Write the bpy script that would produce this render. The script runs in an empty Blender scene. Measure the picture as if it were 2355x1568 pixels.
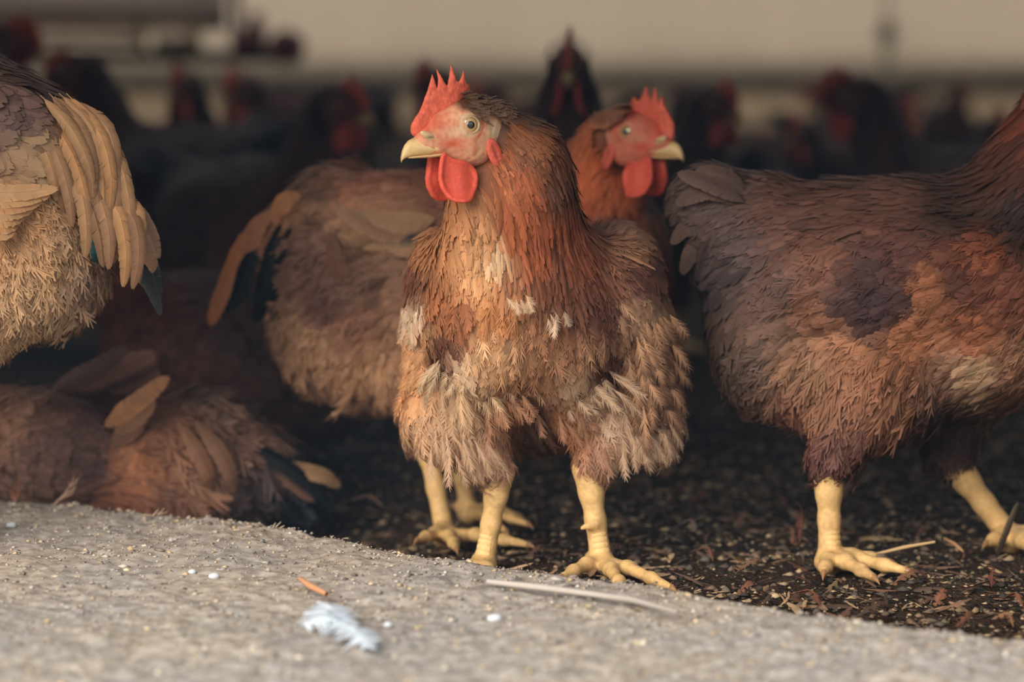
import bpy, math, random
import numpy as np
from mathutils import Vector, Matrix
rng = np.random.default_rng(11)
random.seed(11)
SC = bpy.context.scene
COL = SC.collection
# ------------------------------------------------------------------ camera
FPX = 6542.0
HORIZON = 110.0
PITCH = math.atan((784.0 - HORIZON) / FPX)
CAM_Z = 0.439
cd = bpy.data.cameras.new('camera')
cam = bpy.data.objects.new('camera', cd)
COL.objects.link(cam)
cam.location = (0, 0, CAM_Z)
cam.rotation_euler = (math.pi / 2 - PITCH, 0, 0)
cd.sensor_width = 36.0
cd.lens = FPX / 2355.0 * 36.0
cd.clip_start = 0.05
cd.clip_end = 200
cd.dof.use_dof = True
cd.dof.focus_distance = 2.30
cd.dof.aperture_fstop = 3.3
cd.dof.aperture_blades = 9
SC.camera = cam
# ------------------------------------------------------------------ sky, sun, exposure
wd = bpy.data.worlds.new('World')
SC.world = wd
wd.use_nodes = True
wn = wd.node_tree.nodes
wn['Background'].inputs[0].default_value = (0.74, 0.87, 1.0, 1)
wn['Background'].inputs[1].default_value = 1.0
sd = bpy.data.lights.new('sun', 'SUN')
sd.energy = 3.7
sd.angle = math.radians(48)
sd.color = (1.0, 0.89, 0.74)
sun = bpy.data.objects.new('sun', sd)
COL.objects.link(sun)
sun.rotation_euler = Vector((0.50, 0.76, -0.53)).to_track_quat('-Z', 'Y').to_euler()
vs = SC.view_settings
vs.view_transform = 'Standard'
vs.look = 'None'
vs.exposure = 0.38
vs.gamma = 1.0
vs.use_curve_mapping = False
SC.display_settings.display_device = 'sRGB'

# ------------------------------------------------------------------ helpers
CP, SP = math.cos(PITCH), math.sin(PITCH)
def U(px, py, Y):
    """world point whose ray passes through pixel (px,py) at world depth Y"""
    a = (px - 1177.5) / FPX
    b = (py - 784.0) / FPX
    d = np.array([a, CP - b * SP, -SP - b * CP])
    return np.array([0, 0, CAM_Z]) + d * (Y / d[1])
def G(px, py, z=0.0):
    """ground point at height z seen at pixel (px,py)"""
    a = (px - 1177.5) / FPX
    b = (py - 784.0) / FPX
    d = np.array([a, CP - b * SP, -SP - b * CP])
    return np.array([0, 0, CAM_Z]) + d * ((z - CAM_Z) / d[2])
def PX(P):
    """pixel of world points (n,3)"""
    P = np.atleast_2d(P)
    y = P[:, 1]
    z = P[:, 2] - CAM_Z
    dep = y * CP - z * SP
    up = y * SP + z * CP
    return np.stack([1177.5 + FPX * P[:, 0] / dep, 784 - FPX * up / dep], 1)
def lin(c):
    c = np.asarray(c, float) / 255.0
    return np.where(c <= 0.04045, c / 12.92, ((c + 0.055) / 1.055) ** 2.4)
def nrm(v):
    v = np.asarray(v, float)
    return v / (np.linalg.norm(v, axis=-1, keepdims=True) + 1e-12)

_lat = rng.random((64, 64, 64))
def vnoise(P, f):
    """value noise, P (n,3) -> 0..1"""
    Q = np.asarray(P, float) * f + 31.7
    i = np.floor(Q).astype(int)
    t = Q - i
    t = t * t * (3 - 2 * t)
    r = 0
    for dx in (0, 1):
        for dy in (0, 1):
            for dz in (0, 1):
                w = (t[:, 0] if dx else 1 - t[:, 0]) * (t[:, 1] if dy else 1 - t[:, 1]) * (t[:, 2] if dz else 1 - t[:, 2])
                r = r + w * _lat[(i[:, 0] + dx) % 64, (i[:, 1] + dy) % 64, (i[:, 2] + dz) % 64]
    return r

def mesh_np(name, V, F, C=None, smooth=True, uv=None):
    """V (n,3); F (m,3|4) or list of such; C (n,3) linear colours"""
    Fs = F if isinstance(F, list) else [F]
    Fs = [np.asarray(f, np.int32) for f in Fs if len(f)]
    me = bpy.data.meshes.new(name)
    V = np.ascontiguousarray(V, np.float32)
    me.vertices.add(len(V))
    me.vertices.foreach_set('co', V.ravel())
    loops = np.concatenate([f.ravel() for f in Fs])
    tot = np.concatenate([np.full(len(f), f.shape[1], np.int32) for f in Fs])
    start = np.concatenate([[0], np.cumsum(tot)[:-1]]).astype(np.int32)
    me.loops.add(len(loops))
    me.loops.foreach_set('vertex_index', loops.astype(np.int32))
    me.polygons.add(len(tot))
    me.polygons.foreach_set('loop_start', start)
    try:
        me.polygons.foreach_set('loop_total', tot)
    except Exception:
        pass
    me.update(calc_edges=True)
    me.validate()
    if C is not None:
        at = me.attributes.new('Col', 'FLOAT_COLOR', 'POINT')
        c4 = np.ones((len(V), 4), np.float32)
        c4[:, :3] = C
        at.data.foreach_set('color', c4.ravel())
    if smooth:
        me.polygons.foreach_set('use_smooth', np.ones(len(me.polygons), bool))
    return me
def obj(name, me, mat=None, parent=None, kind=None, label=None, M=None):
    o = bpy.data.objects.new(name, me)
    COL.objects.link(o)
    if mat is not None and me is not None and len(me.materials) == 0:
        me.materials.append(mat)
    if parent is not None:
        o.parent = parent
    if M is not None:
        o.matrix_local = M
    if kind:
        o['kind'] = kind
    if label:
        o['label'] = label
    return o
def empty(name, loc, label, cat, group=None):
    o = bpy.data.objects.new(name, None)
    COL.objects.link(o)
    o.location = loc
    o.empty_display_size = 0.05
    o['label'] = label
    o['category'] = cat
    if group:
        o['group'] = group
    return o
def tag(o, label, cat, group=None):
    o['label'] = label
    o['category'] = cat
    if group:
        o['group'] = group
    return o

# ------------------------------------------------------------------ materials
def mat_new(name):
    m = bpy.data.materials.new(name)
    m.use_nodes = True
    return m, m.node_tree.nodes, m.node_tree.links, m.node_tree.nodes['Principled BSDF']
def mat_plain(name, rgb, rough=0.8, spec=0.3, var=0.25, scale=30.0, bump=0.0, bscale=200.0):
    m, n, l, b = mat_new(name)
    c = lin(rgb)
    tc = n.new('ShaderNodeTexCoord')
    ns = n.new('ShaderNodeTexNoise')
    ns.inputs['Scale'].default_value = scale
    ns.inputs['Detail'].default_value = 6
    l.new(tc.outputs['Object'], ns.inputs['Vector'])
    mx = n.new('ShaderNodeMixRGB')
    mx.inputs[1].default_value = (*(c * (1 - var)), 1)
    mx.inputs[2].default_value = (*np.minimum(c * (1 + var), 1), 1)
    l.new(ns.outputs['Fac'], mx.inputs[0])
    l.new(mx.outputs[0], b.inputs['Base Color'])
    b.inputs['Roughness'].default_value = rough
    b.inputs['Specular IOR Level'].default_value = spec
    if bump:
        n2 = n.new('ShaderNodeTexNoise')
        n2.inputs['Scale'].default_value = bscale
        n2.inputs['Detail'].default_value = 5
        l.new(tc.outputs['Object'], n2.inputs['Vector'])
        bp = n.new('ShaderNodeBump')
        bp.inputs['Strength'].default_value = bump
        bp.inputs['Distance'].default_value = 0.002
        l.new(n2.outputs['Fac'], bp.inputs['Height'])
        l.new(bp.outputs[0], b.inputs['Normal'])
    return m
def mat_attr(name, rough=0.6, spec=0.3, transl=0.0, sss=0.0, bump=0.0, bscale=400.0, var=0.0, vscale=200.0, coat=0.0, sheen=0.0):
    m, n, l, b = mat_new(name)
    at = n.new('ShaderNodeAttribute')
    at.attribute_name = 'Col'
    colout = at.outputs['Color']
    tc = n.new('ShaderNodeTexCoord')
    if var:
        ns = n.new('ShaderNodeTexNoise')
        ns.inputs['Scale'].default_value = vscale
        ns.inputs['Detail'].default_value = 4
        l.new(tc.outputs['Object'], ns.inputs['Vector'])
        mr = n.new('ShaderNodeMapRange')
        mr.inputs['From Min'].default_value = 0.25
        mr.inputs['From Max'].default_value = 0.75
        mr.inputs['To Min'].default_value = 1 - var
        mr.inputs['To Max'].default_value = 1 + var
        l.new(ns.outputs['Fac'], mr.inputs['Value'])
        mx = n.new('ShaderNodeVectorMath')
        mx.operation = 'SCALE'
        l.new(colout, mx.inputs[0])
        l.new(mr.outputs[0], mx.inputs['Scale'])
        colout = mx.outputs[0]
    l.new(colout, b.inputs['Base Color'])
    b.inputs['Roughness'].default_value = rough
    b.inputs['Specular IOR Level'].default_value = spec
    b.inputs['Coat Weight'].default_value = coat
    b.inputs['Sheen Weight'].default_value = sheen
    if sss:
        b.inputs['Subsurface Weight'].default_value = sss
        b.inputs['Subsurface Radius'].default_value = (0.9, 0.25, 0.15)
        b.inputs['Subsurface Scale'].default_value = 0.004
    if bump:
        n2 = n.new('ShaderNodeTexNoise')
        n2.inputs['Scale'].default_value = bscale
        n2.inputs['Detail'].default_value = 5
        l.new(tc.outputs['Object'], n2.inputs['Vector'])
        bp = n.new('ShaderNodeBump')
        bp.inputs['Strength'].default_value = bump
        bp.inputs['Distance'].default_value = 0.001
        l.new(n2.outputs['Fac'], bp.inputs['Height'])
        l.new(bp.outputs[0], b.inputs['Normal'])
    if transl:
        tr = n.new('ShaderNodeBsdfTranslucent')
        l.new(colout, tr.inputs['Color'])
        ms = n.new('ShaderNodeMixShader')
        ms.inputs[0].default_value = transl
        l.new(b.outputs[0], ms.inputs[1])
        l.new(tr.outputs[0], ms.inputs[2])
        l.new(ms.outputs[0], n['Material Output'].inputs['Surface'])
    return m
M_FEATHER = mat_attr('feather', rough=0.62, spec=0.22, transl=0.22)
M_SKIN = mat_attr('feather_underlayer', rough=0.9, spec=0.1, var=0.15, vscale=120)
M_COMB = mat_attr('comb_skin', rough=0.55, spec=0.35, sss=0.25, bump=0.45, bscale=900, var=0.10, vscale=350)
M_BEAK = mat_attr('beak_horn', rough=0.42, spec=0.45, var=0.14, vscale=180, bump=0.15, bscale=300)
M_LEG = mat_attr('leg_scales', rough=0.55, spec=0.35, var=0.14, vscale=260, bump=0.35, bscale=500)
M_EYE = mat_attr('eye_wet', rough=0.06, spec=0.6, coat=1.0)
M_LITTER = mat_attr('litter_bits', rough=0.9, spec=0.15)
# ------------------------------------------------------------------ implicit bodies
class Body:
    def __init__(self, k=0.02):
        self.pr = []
        self.k = k
    def E(self, c, r, flow=(0, 0, -1), reg='breast', rot=None, net=True, d=0.0):
        self.pr.append(('E', np.array(c, float), np.array(r, float) - d, None if rot is None else np.array(rot, float), nrm(flow), reg, net))
    def C(self, a, ra, b, rb, reg='neck', flow=None, net=True):
        a = np.array(a, float); b = np.array(b, float)
        self.pr.append(('C', a, ra, b, nrm(b - a) if flow is None else nrm(flow), reg, net, rb))
    def one(self, p, P):
        if p[0] == 'E':
            q = P - p[1]
            if p[3] is not None:
                q = q @ p[3]          # columns = local axes
            k0 = np.sqrt(((q / p[2]) ** 2).sum(1))
            k1 = np.sqrt(((q / p[2] ** 2) ** 2).sum(1)) + 1e-9
            return k0 * (k0 - 1) / k1
        ba = p[3] - p[1]
        pa = P - p[1]
        h = np.clip(pa @ ba / (ba @ ba), 0, 1)
        return np.sqrt(((pa - h[:, None] * ba) ** 2).sum(1)) - (p[2] + (p[7] - p[2]) * h)
    def ev(self, P, netonly=False):
        d = None
        for p in self.pr:
            if netonly and not p[6]:
                continue
            x = self.one(p, P)
            if d is None:
                d = x
            else:
                h = np.maximum(self.k - np.abs(d - x), 0) / self.k
                d = np.minimum(d, x) - h * h * self.k * 0.25
        return d
    def grad(self, P, e=0.0015):
        d0 = self.ev(P)
        g = np.stack([self.ev(P + np.eye(3)[i] * e) - d0 for i in range(3)], 1)
        return d0, nrm(g)
    def regions(self, P):
        D = np.stack([self.one(p, P) for p in self.pr], 1)
        w = np.exp(-np.clip(D - D.min(1, keepdims=True), 0, 0.2) / 0.014)
        w /= w.sum(1, keepdims=True)
        F = np.stack([p[4] if p[0] == 'C' or True else 0 for p in self.pr]) if False else np.stack([p[4] for p in self.pr])
        flow = nrm(w @ F)
        reg = np.array([p[5] for p in self.pr])[D.argmin(1)]
        return reg, flow
    def bounds(self, pad):
        lo = np.full(3, 9e9); hi = -lo
        for p in self.pr:
            if not p[6]:
                continue
            if p[0] == 'E':
                r = p[2].max()
                lo = np.minimum(lo, p[1] - r); hi = np.maximum(hi, p[1] + r)
            else:
                r = max(p[2], p[7])
                lo = np.minimum(lo, np.minimum(p[1], p[3]) - r); hi = np.maximum(hi, np.maximum(p[1], p[3]) + r)
        return lo - pad, hi + pad
    def net(self, h):
        lo, hi = self.bounds(h * 3)
        n = np.ceil((hi - lo) / h).astype(int) + 1
        ax = [lo[i] + h * np.arange(n[i]) for i in range(3)]
        X, Y, Z = np.meshgrid(*ax, indexing='ij')
        P = np.stack([X.ravel(), Y.ravel(), Z.ravel()], 1)
        V = self.ev(P, True).reshape(n)
        v, f = nets(V, lo, h)
        # flip so that normals point outwards is ensured in nets()
        return v, f
def nets(V, lo, h):
    ins = V < 0
    nx, ny, nz = V.shape
    c = np.zeros((nx - 1, ny - 1, nz - 1), int)
    corners = [(a, b, d) for a in (0, 1) for b in (0, 1) for d in (0, 1)]
    sl = lambda a, b, d, A: A[a:nx - 1 + a, b:ny - 1 + b, d:nz - 1 + d]
    for k in corners:
        c += sl(*k, ins)
    act = (c > 0) & (c < 8)
    idx = np.full(act.shape, -1, int)
    idx[act] = np.arange(act.sum())
    I = np.argwhere(act)
    acc = np.zeros((len(I), 3)); cnt = np.zeros(len(I))
    for a in corners:
        for ax in range(3):
            if a[ax] == 1:
                continue
            b = list(a); b[ax] = 1
            va = V[I[:, 0] + a[0], I[:, 1] + a[1], I[:, 2] + a[2]]
            vb = V[I[:, 0] + b[0], I[:, 1] + b[1], I[:, 2] + b[2]]
            m = (va < 0) != (vb < 0)
            t = np.where(m, va / np.where(m, va - vb, 1), 0)
            p = np.array(a, float)[None] + np.zeros((len(I), 3))
            p[:, ax] += t
            acc[m] += p[m]; cnt[m] += 1
    verts = lo + h * (I + acc / np.maximum(cnt, 1)[:, None])
    faces = []
    for ax in range(3):
        u, w = (ax + 1) % 3, (ax + 2) % 3
        s0 = [slice(None)] * 3; s1 = [slice(None)] * 3
        s0[ax] = slice(0, -1); s1[ax] = slice(1, None)
        a = ins[tuple(s0)]; b = ins[tuple(s1)]
        E = np.argwhere(a != b)
        E = E[(E[:, u] > 0) & (E[:, w] > 0) & (E[:, u] < V.shape[u] - 1) & (E[:, w] < V.shape[w] - 1)]
        def ci(du, dw):
            q = E.copy(); q[:, u] += du; q[:, w] += dw
            return idx[q[:, 0], q[:, 1], q[:, 2]]
        q = np.stack([ci(-1, -1), ci(0, -1), ci(0, 0), ci(-1, 0)], 1)
        flip = ~a[E[:, 0], E[:, 1], E[:, 2]]
        q[flip] = q[flip][:, ::-1]
        faces.append(q)
    F = np.concatenate(faces)
    return verts, F[(F >= 0).all(1)]
def relax(V, F, it=2, lam=0.5):
    V = V.copy()
    e = np.concatenate([np.stack([F[:, i], F[:, (i + 1) % F.shape[1]]], 1) for i in range(F.shape[1])])
    e = np.concatenate([e, e[:, ::-1]])
    n = np.bincount(e[:, 0], minlength=len(V)).astype(float)[:, None] + 1e-9
    for _ in range(it):
        s = np.zeros_like(V)
        for k in range(3):
            s[:, k] = np.bincount(e[:, 0], V[e[:, 1], k], minlength=len(V))
        V += lam * (s / n - V)
    return V
def poly_sdf(P2, poly):
    """signed distance of (n,2) points to polygon"""
    poly = np.asarray(poly, float)
    d = np.full(len(P2), 9e9); s = np.ones(len(P2))
    for i in range(len(poly)):
        a = poly[i]; b = poly[i - 1]
        e = b - a; w = P2 - a
        t = np.clip(w @ e / (e @ e + 1e-12), 0, 1)
        d = np.minimum(d, ((w - t[:, None] * e) ** 2).sum(1))
        c1 = P2[:, 1] >= a[1]; c2 = P2[:, 1] < b[1]; c3 = e[0] * w[:, 1] > e[1] * w[:, 0]
        s = np.where((c1 & c2 & c3) | (~c1 & ~c2 & ~c3), -s, s)
    return s * np.sqrt(d)
def slab_mesh(poly, thick, h, k=0.0015, bend=None):
    """rounded plate from a polygon in the local x,z plane; thick(x,z)=half thickness"""
    poly = np.asarray(poly, float)
    lo = poly.min(0) - 3 * h; hi = poly.max(0) + 3 * h
    ym = 0.008
    ax = [np.arange(lo[0], hi[0] + h, h), np.arange(-ym, ym + h, h), np.arange(lo[1], hi[1] + h, h)]
    X2, Z2 = np.meshgrid(ax[0], ax[2], indexing='ij')
    q = np.stack([X2.ravel(), Z2.ravel()], 1)
    d2 = poly_sdf(q, poly).reshape(X2.shape)
    T = thick(X2, Z2, d2)
    D2 = d2[:, None, :]; Y = ax[1][None, :, None]; T = T[:, None, :]
    a = D2 + np.zeros_like(Y); b = np.abs(Y) - T
    rr = 0.0012
    V = np.minimum(np.maximum(a + rr, b + rr), 0) + np.sqrt(np.maximum(a + rr, 0) ** 2 + np.maximum(b + rr, 0) ** 2) - rr
    v, f = nets(V, np.array([lo[0], -ym, lo[1]]), h)
    v = relax(v, f, 3, 0.5)
    if bend is not None:
        v[:, 1] += bend(v[:, 0], v[:, 2])
    return v, f

# ------------------------------------------------------------------ feathers
def make_feathers(C, Nn, Wd, col, tip, K=8, fray=0.12, cup=0.25, tipw=0.7, prof=(0.5, 3.0), sweep=0.10, var=0.10, shaft=0.12, side=0.0, sidecol=None, mott=0.0, midw=1.05, splay=0.22, rim=0.35, seg=2):
    """C (n,M,3) centre lines, Nn (n,M,3) normals, Wd (n,) half widths; returns V,F,Col"""
    n, M, _ = C.shape
    T = np.gradient(C, axis=1)
    T = nrm(T)
    B = nrm(np.cross(Nn, T))
    sk = np.linspace(0.04, 1.0, K + 1)
    S = []; Tt = []; BI = []; kind = []
    def pr(s):
        return np.clip(s / 0.28, 0, 1) ** prof[0] * (1 - np.clip(s, 0, 1) ** prof[1]) ** 0.6 + 0.10
    for sgn in (-1, 1):
        for k in range(K):
            a, b = sk[k], sk[k + 1]
            mid = 0.5 * (a + b); hw = 0.5 * (b - a)
            for (f, wf) in (((0.0, 1.0), (0.55, midw), (1.0, tipw)) if seg == 2 else ((0.0, 1.0), (1.0, 0.5 * (midw + tipw)))):
                for e in (-1, 1):
                    S.append(mid + e * hw * wf + sweep * f ** 1.3 * (1 - 0.72 * mid ** 2))
                    Tt.append(sgn * f * pr(mid + e * hw * wf))
                    BI.append((0 if sgn < 0 else K) + k)
                    kind.append(f)
    S = np.array(S); Tt = np.array(Tt); BI = np.array(BI); kind = np.array(kind)
    nb = 2 * K
    js = rng.normal(0, 1, (n, nb)) * fray
    jt = rng.normal(0, 1, (n, nb)) * fray
    jn = rng.normal(0, 1, (n, nb)) * fray
    jc = 1 + rng.normal(0, 1, (n, nb)) * var
    s = S[None] + js[:, BI] * kind[None] * min(0.22, 2.2 * (sk[1] - sk[0]))
    t = Tt[None] * (1 + jt[:, BI] * kind[None] * 0.7)
    sc = np.clip(s, 0, 1.18) * (M - 1)
    i0 = np.clip(np.floor(sc).astype(int), 0, M - 2)
    w = (sc - i0)[..., None]
    ar = np.arange(n)[:, None]
    Pc = C[ar, i0] * (1 - w) + C[ar, i0 + 1] * w
    wc = np.clip(w, 0, 1)
    Bc = B[ar, i0] * (1 - wc) + B[ar, i0 + 1] * wc
    Nc = Nn[ar, i0] * (1 - wc) + Nn[ar, i0 + 1] * wc
    Wn = Wd[:, None, None]
    V = Pc + Bc * (t[..., None] * Wn) + Nc * Wn * (-cup * t[..., None] ** 2 + splay * jn[:, BI][..., None] * kind[None, :, None])
    cm = np.clip((s - 0.45) / 0.55, 0, 1)[..., None] ** 1.5
    em = (np.abs(t) ** 2)[..., None] * rim
    m = np.clip(cm * 0.7 + em, 0, 1)
    base = col[:, None, :] * (1 - m) + tip[:, None, :] * m
    if sidecol is not None:
        sm = np.clip(t * 1.3 * side, 0, 1)[..., None]
        base = base * (1 - sm) + sidecol[:, None, :] * sm
    if mott:
        mo = (vnoise(V.reshape(-1, 3), 160.0).reshape(n, -1, 1) > 0.62)
        base = base * np.where(mo, 1 - mott, 1.0)
    base = base * jc[:, BI][..., None]
    base = base * (1 + shaft * (kind == 0))[None, :, None]
    nv = len(S)
    F0 = []
    for b in range(nb):
        o = b * (6 if seg == 2 else 4)
        q = [[o, o + 1, o + 3, o + 2], [o + 2, o + 3, o + 5, o + 4]][:seg]
        if b >= K:
            q = [x[::-1] for x in q]
        F0 += q
    F0 = np.array(F0)
    F = (F0[None] + (np.arange(n) * nv)[:, None, None]).reshape(-1, 4)
    return V.reshape(-1, 3), F, np.clip(base, 0, 1).reshape(-1, 3)
def merge(parts):
    Vs, Fs, Cs = [], [], []
    o = 0
    for V, F, C in parts:
        Vs.append(V); Fs.append(F + o); Cs.append(C)
        o += len(V)
    return np.concatenate(Vs), np.concatenate(Fs), np.concatenate(Cs)
def centre_lines(body, P, N, flow, L, lift, M=5, turn=0.12, follow=1.0, sink=0.004, gravity=0.0, curl=None):
    n = len(P)
    ang = rng.normal(0, turn, n)
    C = np.zeros((n, M, 3)); NN = np.zeros((n, M, 3))
    c = P - N * sink
    nn = N
    f = flow
    for m in range(M):
        C[:, m] = c; NN[:, m] = nn
        if m == M - 1:
            break
        t = nrm(f - (f * nn).sum(1, keepdims=True) * nn)
        bt = np.cross(nn, t)
        a = ang + (0 if curl is None else curl * (m / M))
        t = t * np.cos(a)[:, None] + bt * np.sin(a)[:, None]
        st = (L / (M - 1))[:, None]
        nxt = c + t * st
        s = (m + 1) / (M - 1)
        d, g = body.grad(nxt)
        hh = -sink * (1 - s) + lift * L * s ** 1.2
        corr = (d - hh)
        lim = L * 0.5
        nxt = nxt - g * (np.clip(corr, -lim, lim) * follow)[:, None]
        if gravity:
            nxt = nxt + np.array([0, 0, -gravity]) * st * s
        nn = nrm(nn * 0.3 + g * 0.7)
        c = nxt
        rg, f2 = body.regions(c)
        f = nrm(f * 0.5 + f2 * 0.5)
    return C, NN
def scatter(V, F, dens):
    """area-weighted random points over quads"""
    T = np.concatenate([F[:, [0, 1, 2]], F[:, [0, 2, 3]]])
    a, b, c = V[T[:, 0]], V[T[:, 1]], V[T[:, 2]]
    A = 0.5 * np.linalg.norm(np.cross(b - a, c - a), axis=1)
    n = int(A.sum() * dens)
    i = rng.choice(len(T), n, p=A / A.sum())
    u = rng.random((n, 2)); fl = u.sum(1) > 1
    u[fl] = 1 - u[fl]
    return a[i] + (b[i] - a[i]) * u[:, :1] + (c[i] - a[i]) * u[:, 1:]
def rbf_color(ctrl, power=4.5):
    pts = np.array([c[:2] for c in ctrl], float)
    cs = np.array([lin(c[2]) for c in ctrl])
    cw = np.array([c[3] if len(c) > 3 else 1.0 for c in ctrl])
    def f(P):
        q = PX(P)
        d = np.sqrt(((q[:, None] - pts[None]) ** 2).sum(2)) + 6
        w = cw * d ** -power
        w /= w.sum(1, keepdims=True)
        return w @ cs
    return f
# feather kinds: density /m2, length, half width, K, fray, lift, tipw, profile
KINDS = {
    'crown':  dict(dens=150000, L=0.011, W=0.0017, K=4, fray=0.2, lift=0.12, tipw=0.5, prof=(0.5, 2.5), turn=0.25, tipm=1.9, sweep=0.3),
    'nape':   dict(dens=110000, L=0.024, W=0.0019, K=5, fray=0.15, lift=0.08, tipw=0.45, prof=(0.5, 2), turn=0.12, tipm=1.35, sweep=0.3),
    'hackle': dict(dens=62000, L=0.050, W=0.0030, K=8, fray=0.14, lift=0.06, tipw=0.45, prof=(0.4, 1.6), turn=0.10, tipm=1.2, sweep=0.22),
    'throat': dict(dens=60000, L=0.034, W=0.0034, K=10, fray=0.22, lift=0.06, splay=0.08, var=0.05, tipw=0.4, prof=(0.5, 3), turn=0.16, tipm=1.15, sweep=0.3),
    'breast': dict(dens=30000, L=0.037, W=0.0056, K=17, fray=0.18, lift=0.06, tipw=0.7, prof=(0.5, 2.1), turn=0.15, tipm=1.16, sweep=0.28, splay=0.14, var=0.07, shaft=0.08,
                   extra=dict(dens=13000, L=0.030, W=0.0050, K=16, fray=0.42, lift=0.10, tipw=0.08, sweep=0.5, midw=0.6, splay=0.4)),
    'back':   dict(dens=26000, L=0.044, W=0.0052, K=16, fray=0.14, lift=0.05, tipw=0.7, prof=(0.5, 2.0), turn=0.12, tipm=1.2, sweep=0.28, splay=0.12, var=0.07),
    'wing':   dict(dens=18000, L=0.038, W=0.0080, K=20, fray=0.12, lift=0.06, tipw=0.8, prof=(0.5, 2.5), turn=0.12, tipm=1.35, sweep=0.26, splay=0.10, var=0.07,
                   extra=dict(dens=6000, L=0.030, W=0.005, K=16, fray=0.4, lift=0.09, tipw=0.08, sweep=0.5, midw=0.6, splay=0.4)),
    'thigh':  dict(dens=38000, L=0.033, W=0.0052, K=20, fray=0.42, lift=0.14, tipw=0.08, prof=(0.4, 3), turn=0.22, tipm=1.10, sweep=0.5, midw=0.7, splay=0.4, var=0.05, shaft=0.0),
    'fluff':  dict(dens=36000, L=0.031, W=0.0052, K=18, fray=0.5, lift=0.15, tipw=0.08, prof=(0.4, 3), turn=0.28, tipm=1.08, sweep=0.5, midw=0.7, splay=0.5, var=0.05, shaft=0.0),
}
def plume(body, V, F, colour, scale=1.0, q=1.0, keep=None, kinds=None, Kmul=1.0, dark=0.07, gain=1.0, seg=2):
    """scatter feathers of every kind; returns dict part -> (V,F,C)"""
    KD = dict(KINDS)
    if kinds:
        for k, v in kinds.items():
            KD[k] = {**KD.get(k, {}), **v}
    P = scatter(V, F, 160000 * q)
    d, N = body.grad(P)
    P = P - N * d[:, None]
    reg, flow = body.regions(P)
    out = {}
    jobs = []
    for k in np.unique(reg):
        if k in KD:
            jobs.append((k, KD[k]))
            if 'extra' in KD[k]:
                jobs.append((k, {**KD[k], **KD[k]['extra']}))
    for k, kd in jobs:
        rnd = rng.random(len(P))
        m = (reg == k) & (rnd < kd['dens'] / 160000.0)
        if keep is not None:
            m &= keep(P, k)
        if m.sum() < 2 or kd['dens'] <= 0:
            continue
        p, n_, fl = P[m], N[m], flow[m]
        n = len(p)
        L = kd['L'] * scale * np.exp(rng.normal(0, 0.18, n))
        W = kd['W'] * scale * np.exp(rng.normal(0, 0.16, n))
        C, NN = centre_lines(body, p, n_, fl, L, kd['lift'] * np.exp(rng.normal(0, 0.35, n)), turn=kd['turn'], sink=0.0012)
        c = colour(C[:, 3]) * gain
        c = c * np.exp(rng.normal(0, 0.10, n))[:, None]
        c = c * np.where(rng.random(n) < dark, 0.65, 1.0)[:, None]
        tipc = np.clip(c * kd['tipm'] + 0.012, 0, 1)
        r = make_feathers(C, NN, W, c, tipc, K=max(3, int(kd['K'] * Kmul)), fray=kd['fray'], tipw=kd['tipw'], prof=kd['prof'], sweep=kd['sweep'], splay=kd.get('splay', 0.15), var=kd.get('var', 0.08), shaft=kd.get('shaft', 0.1), midw=kd.get('midw', 1.05), seg=seg)
        g = {'nape': 'hackle', 'crown': 'hackle', 'hackle': 'hackle', 'throat': 'hackle', 'breast': 'body', 'back': 'body', 'wing': 'wing', 'thigh': 'fluff', 'fluff': 'fluff'}[k]
        out.setdefault(g, []).append(r)
    return {k: merge(v) for k, v in out.items()}
PLNAME = {'hackle': 'hackle_feathers', 'body': 'body_feathers', 'wing': 'covert_feathers', 'fluff': 'downy_feathers'}
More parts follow.
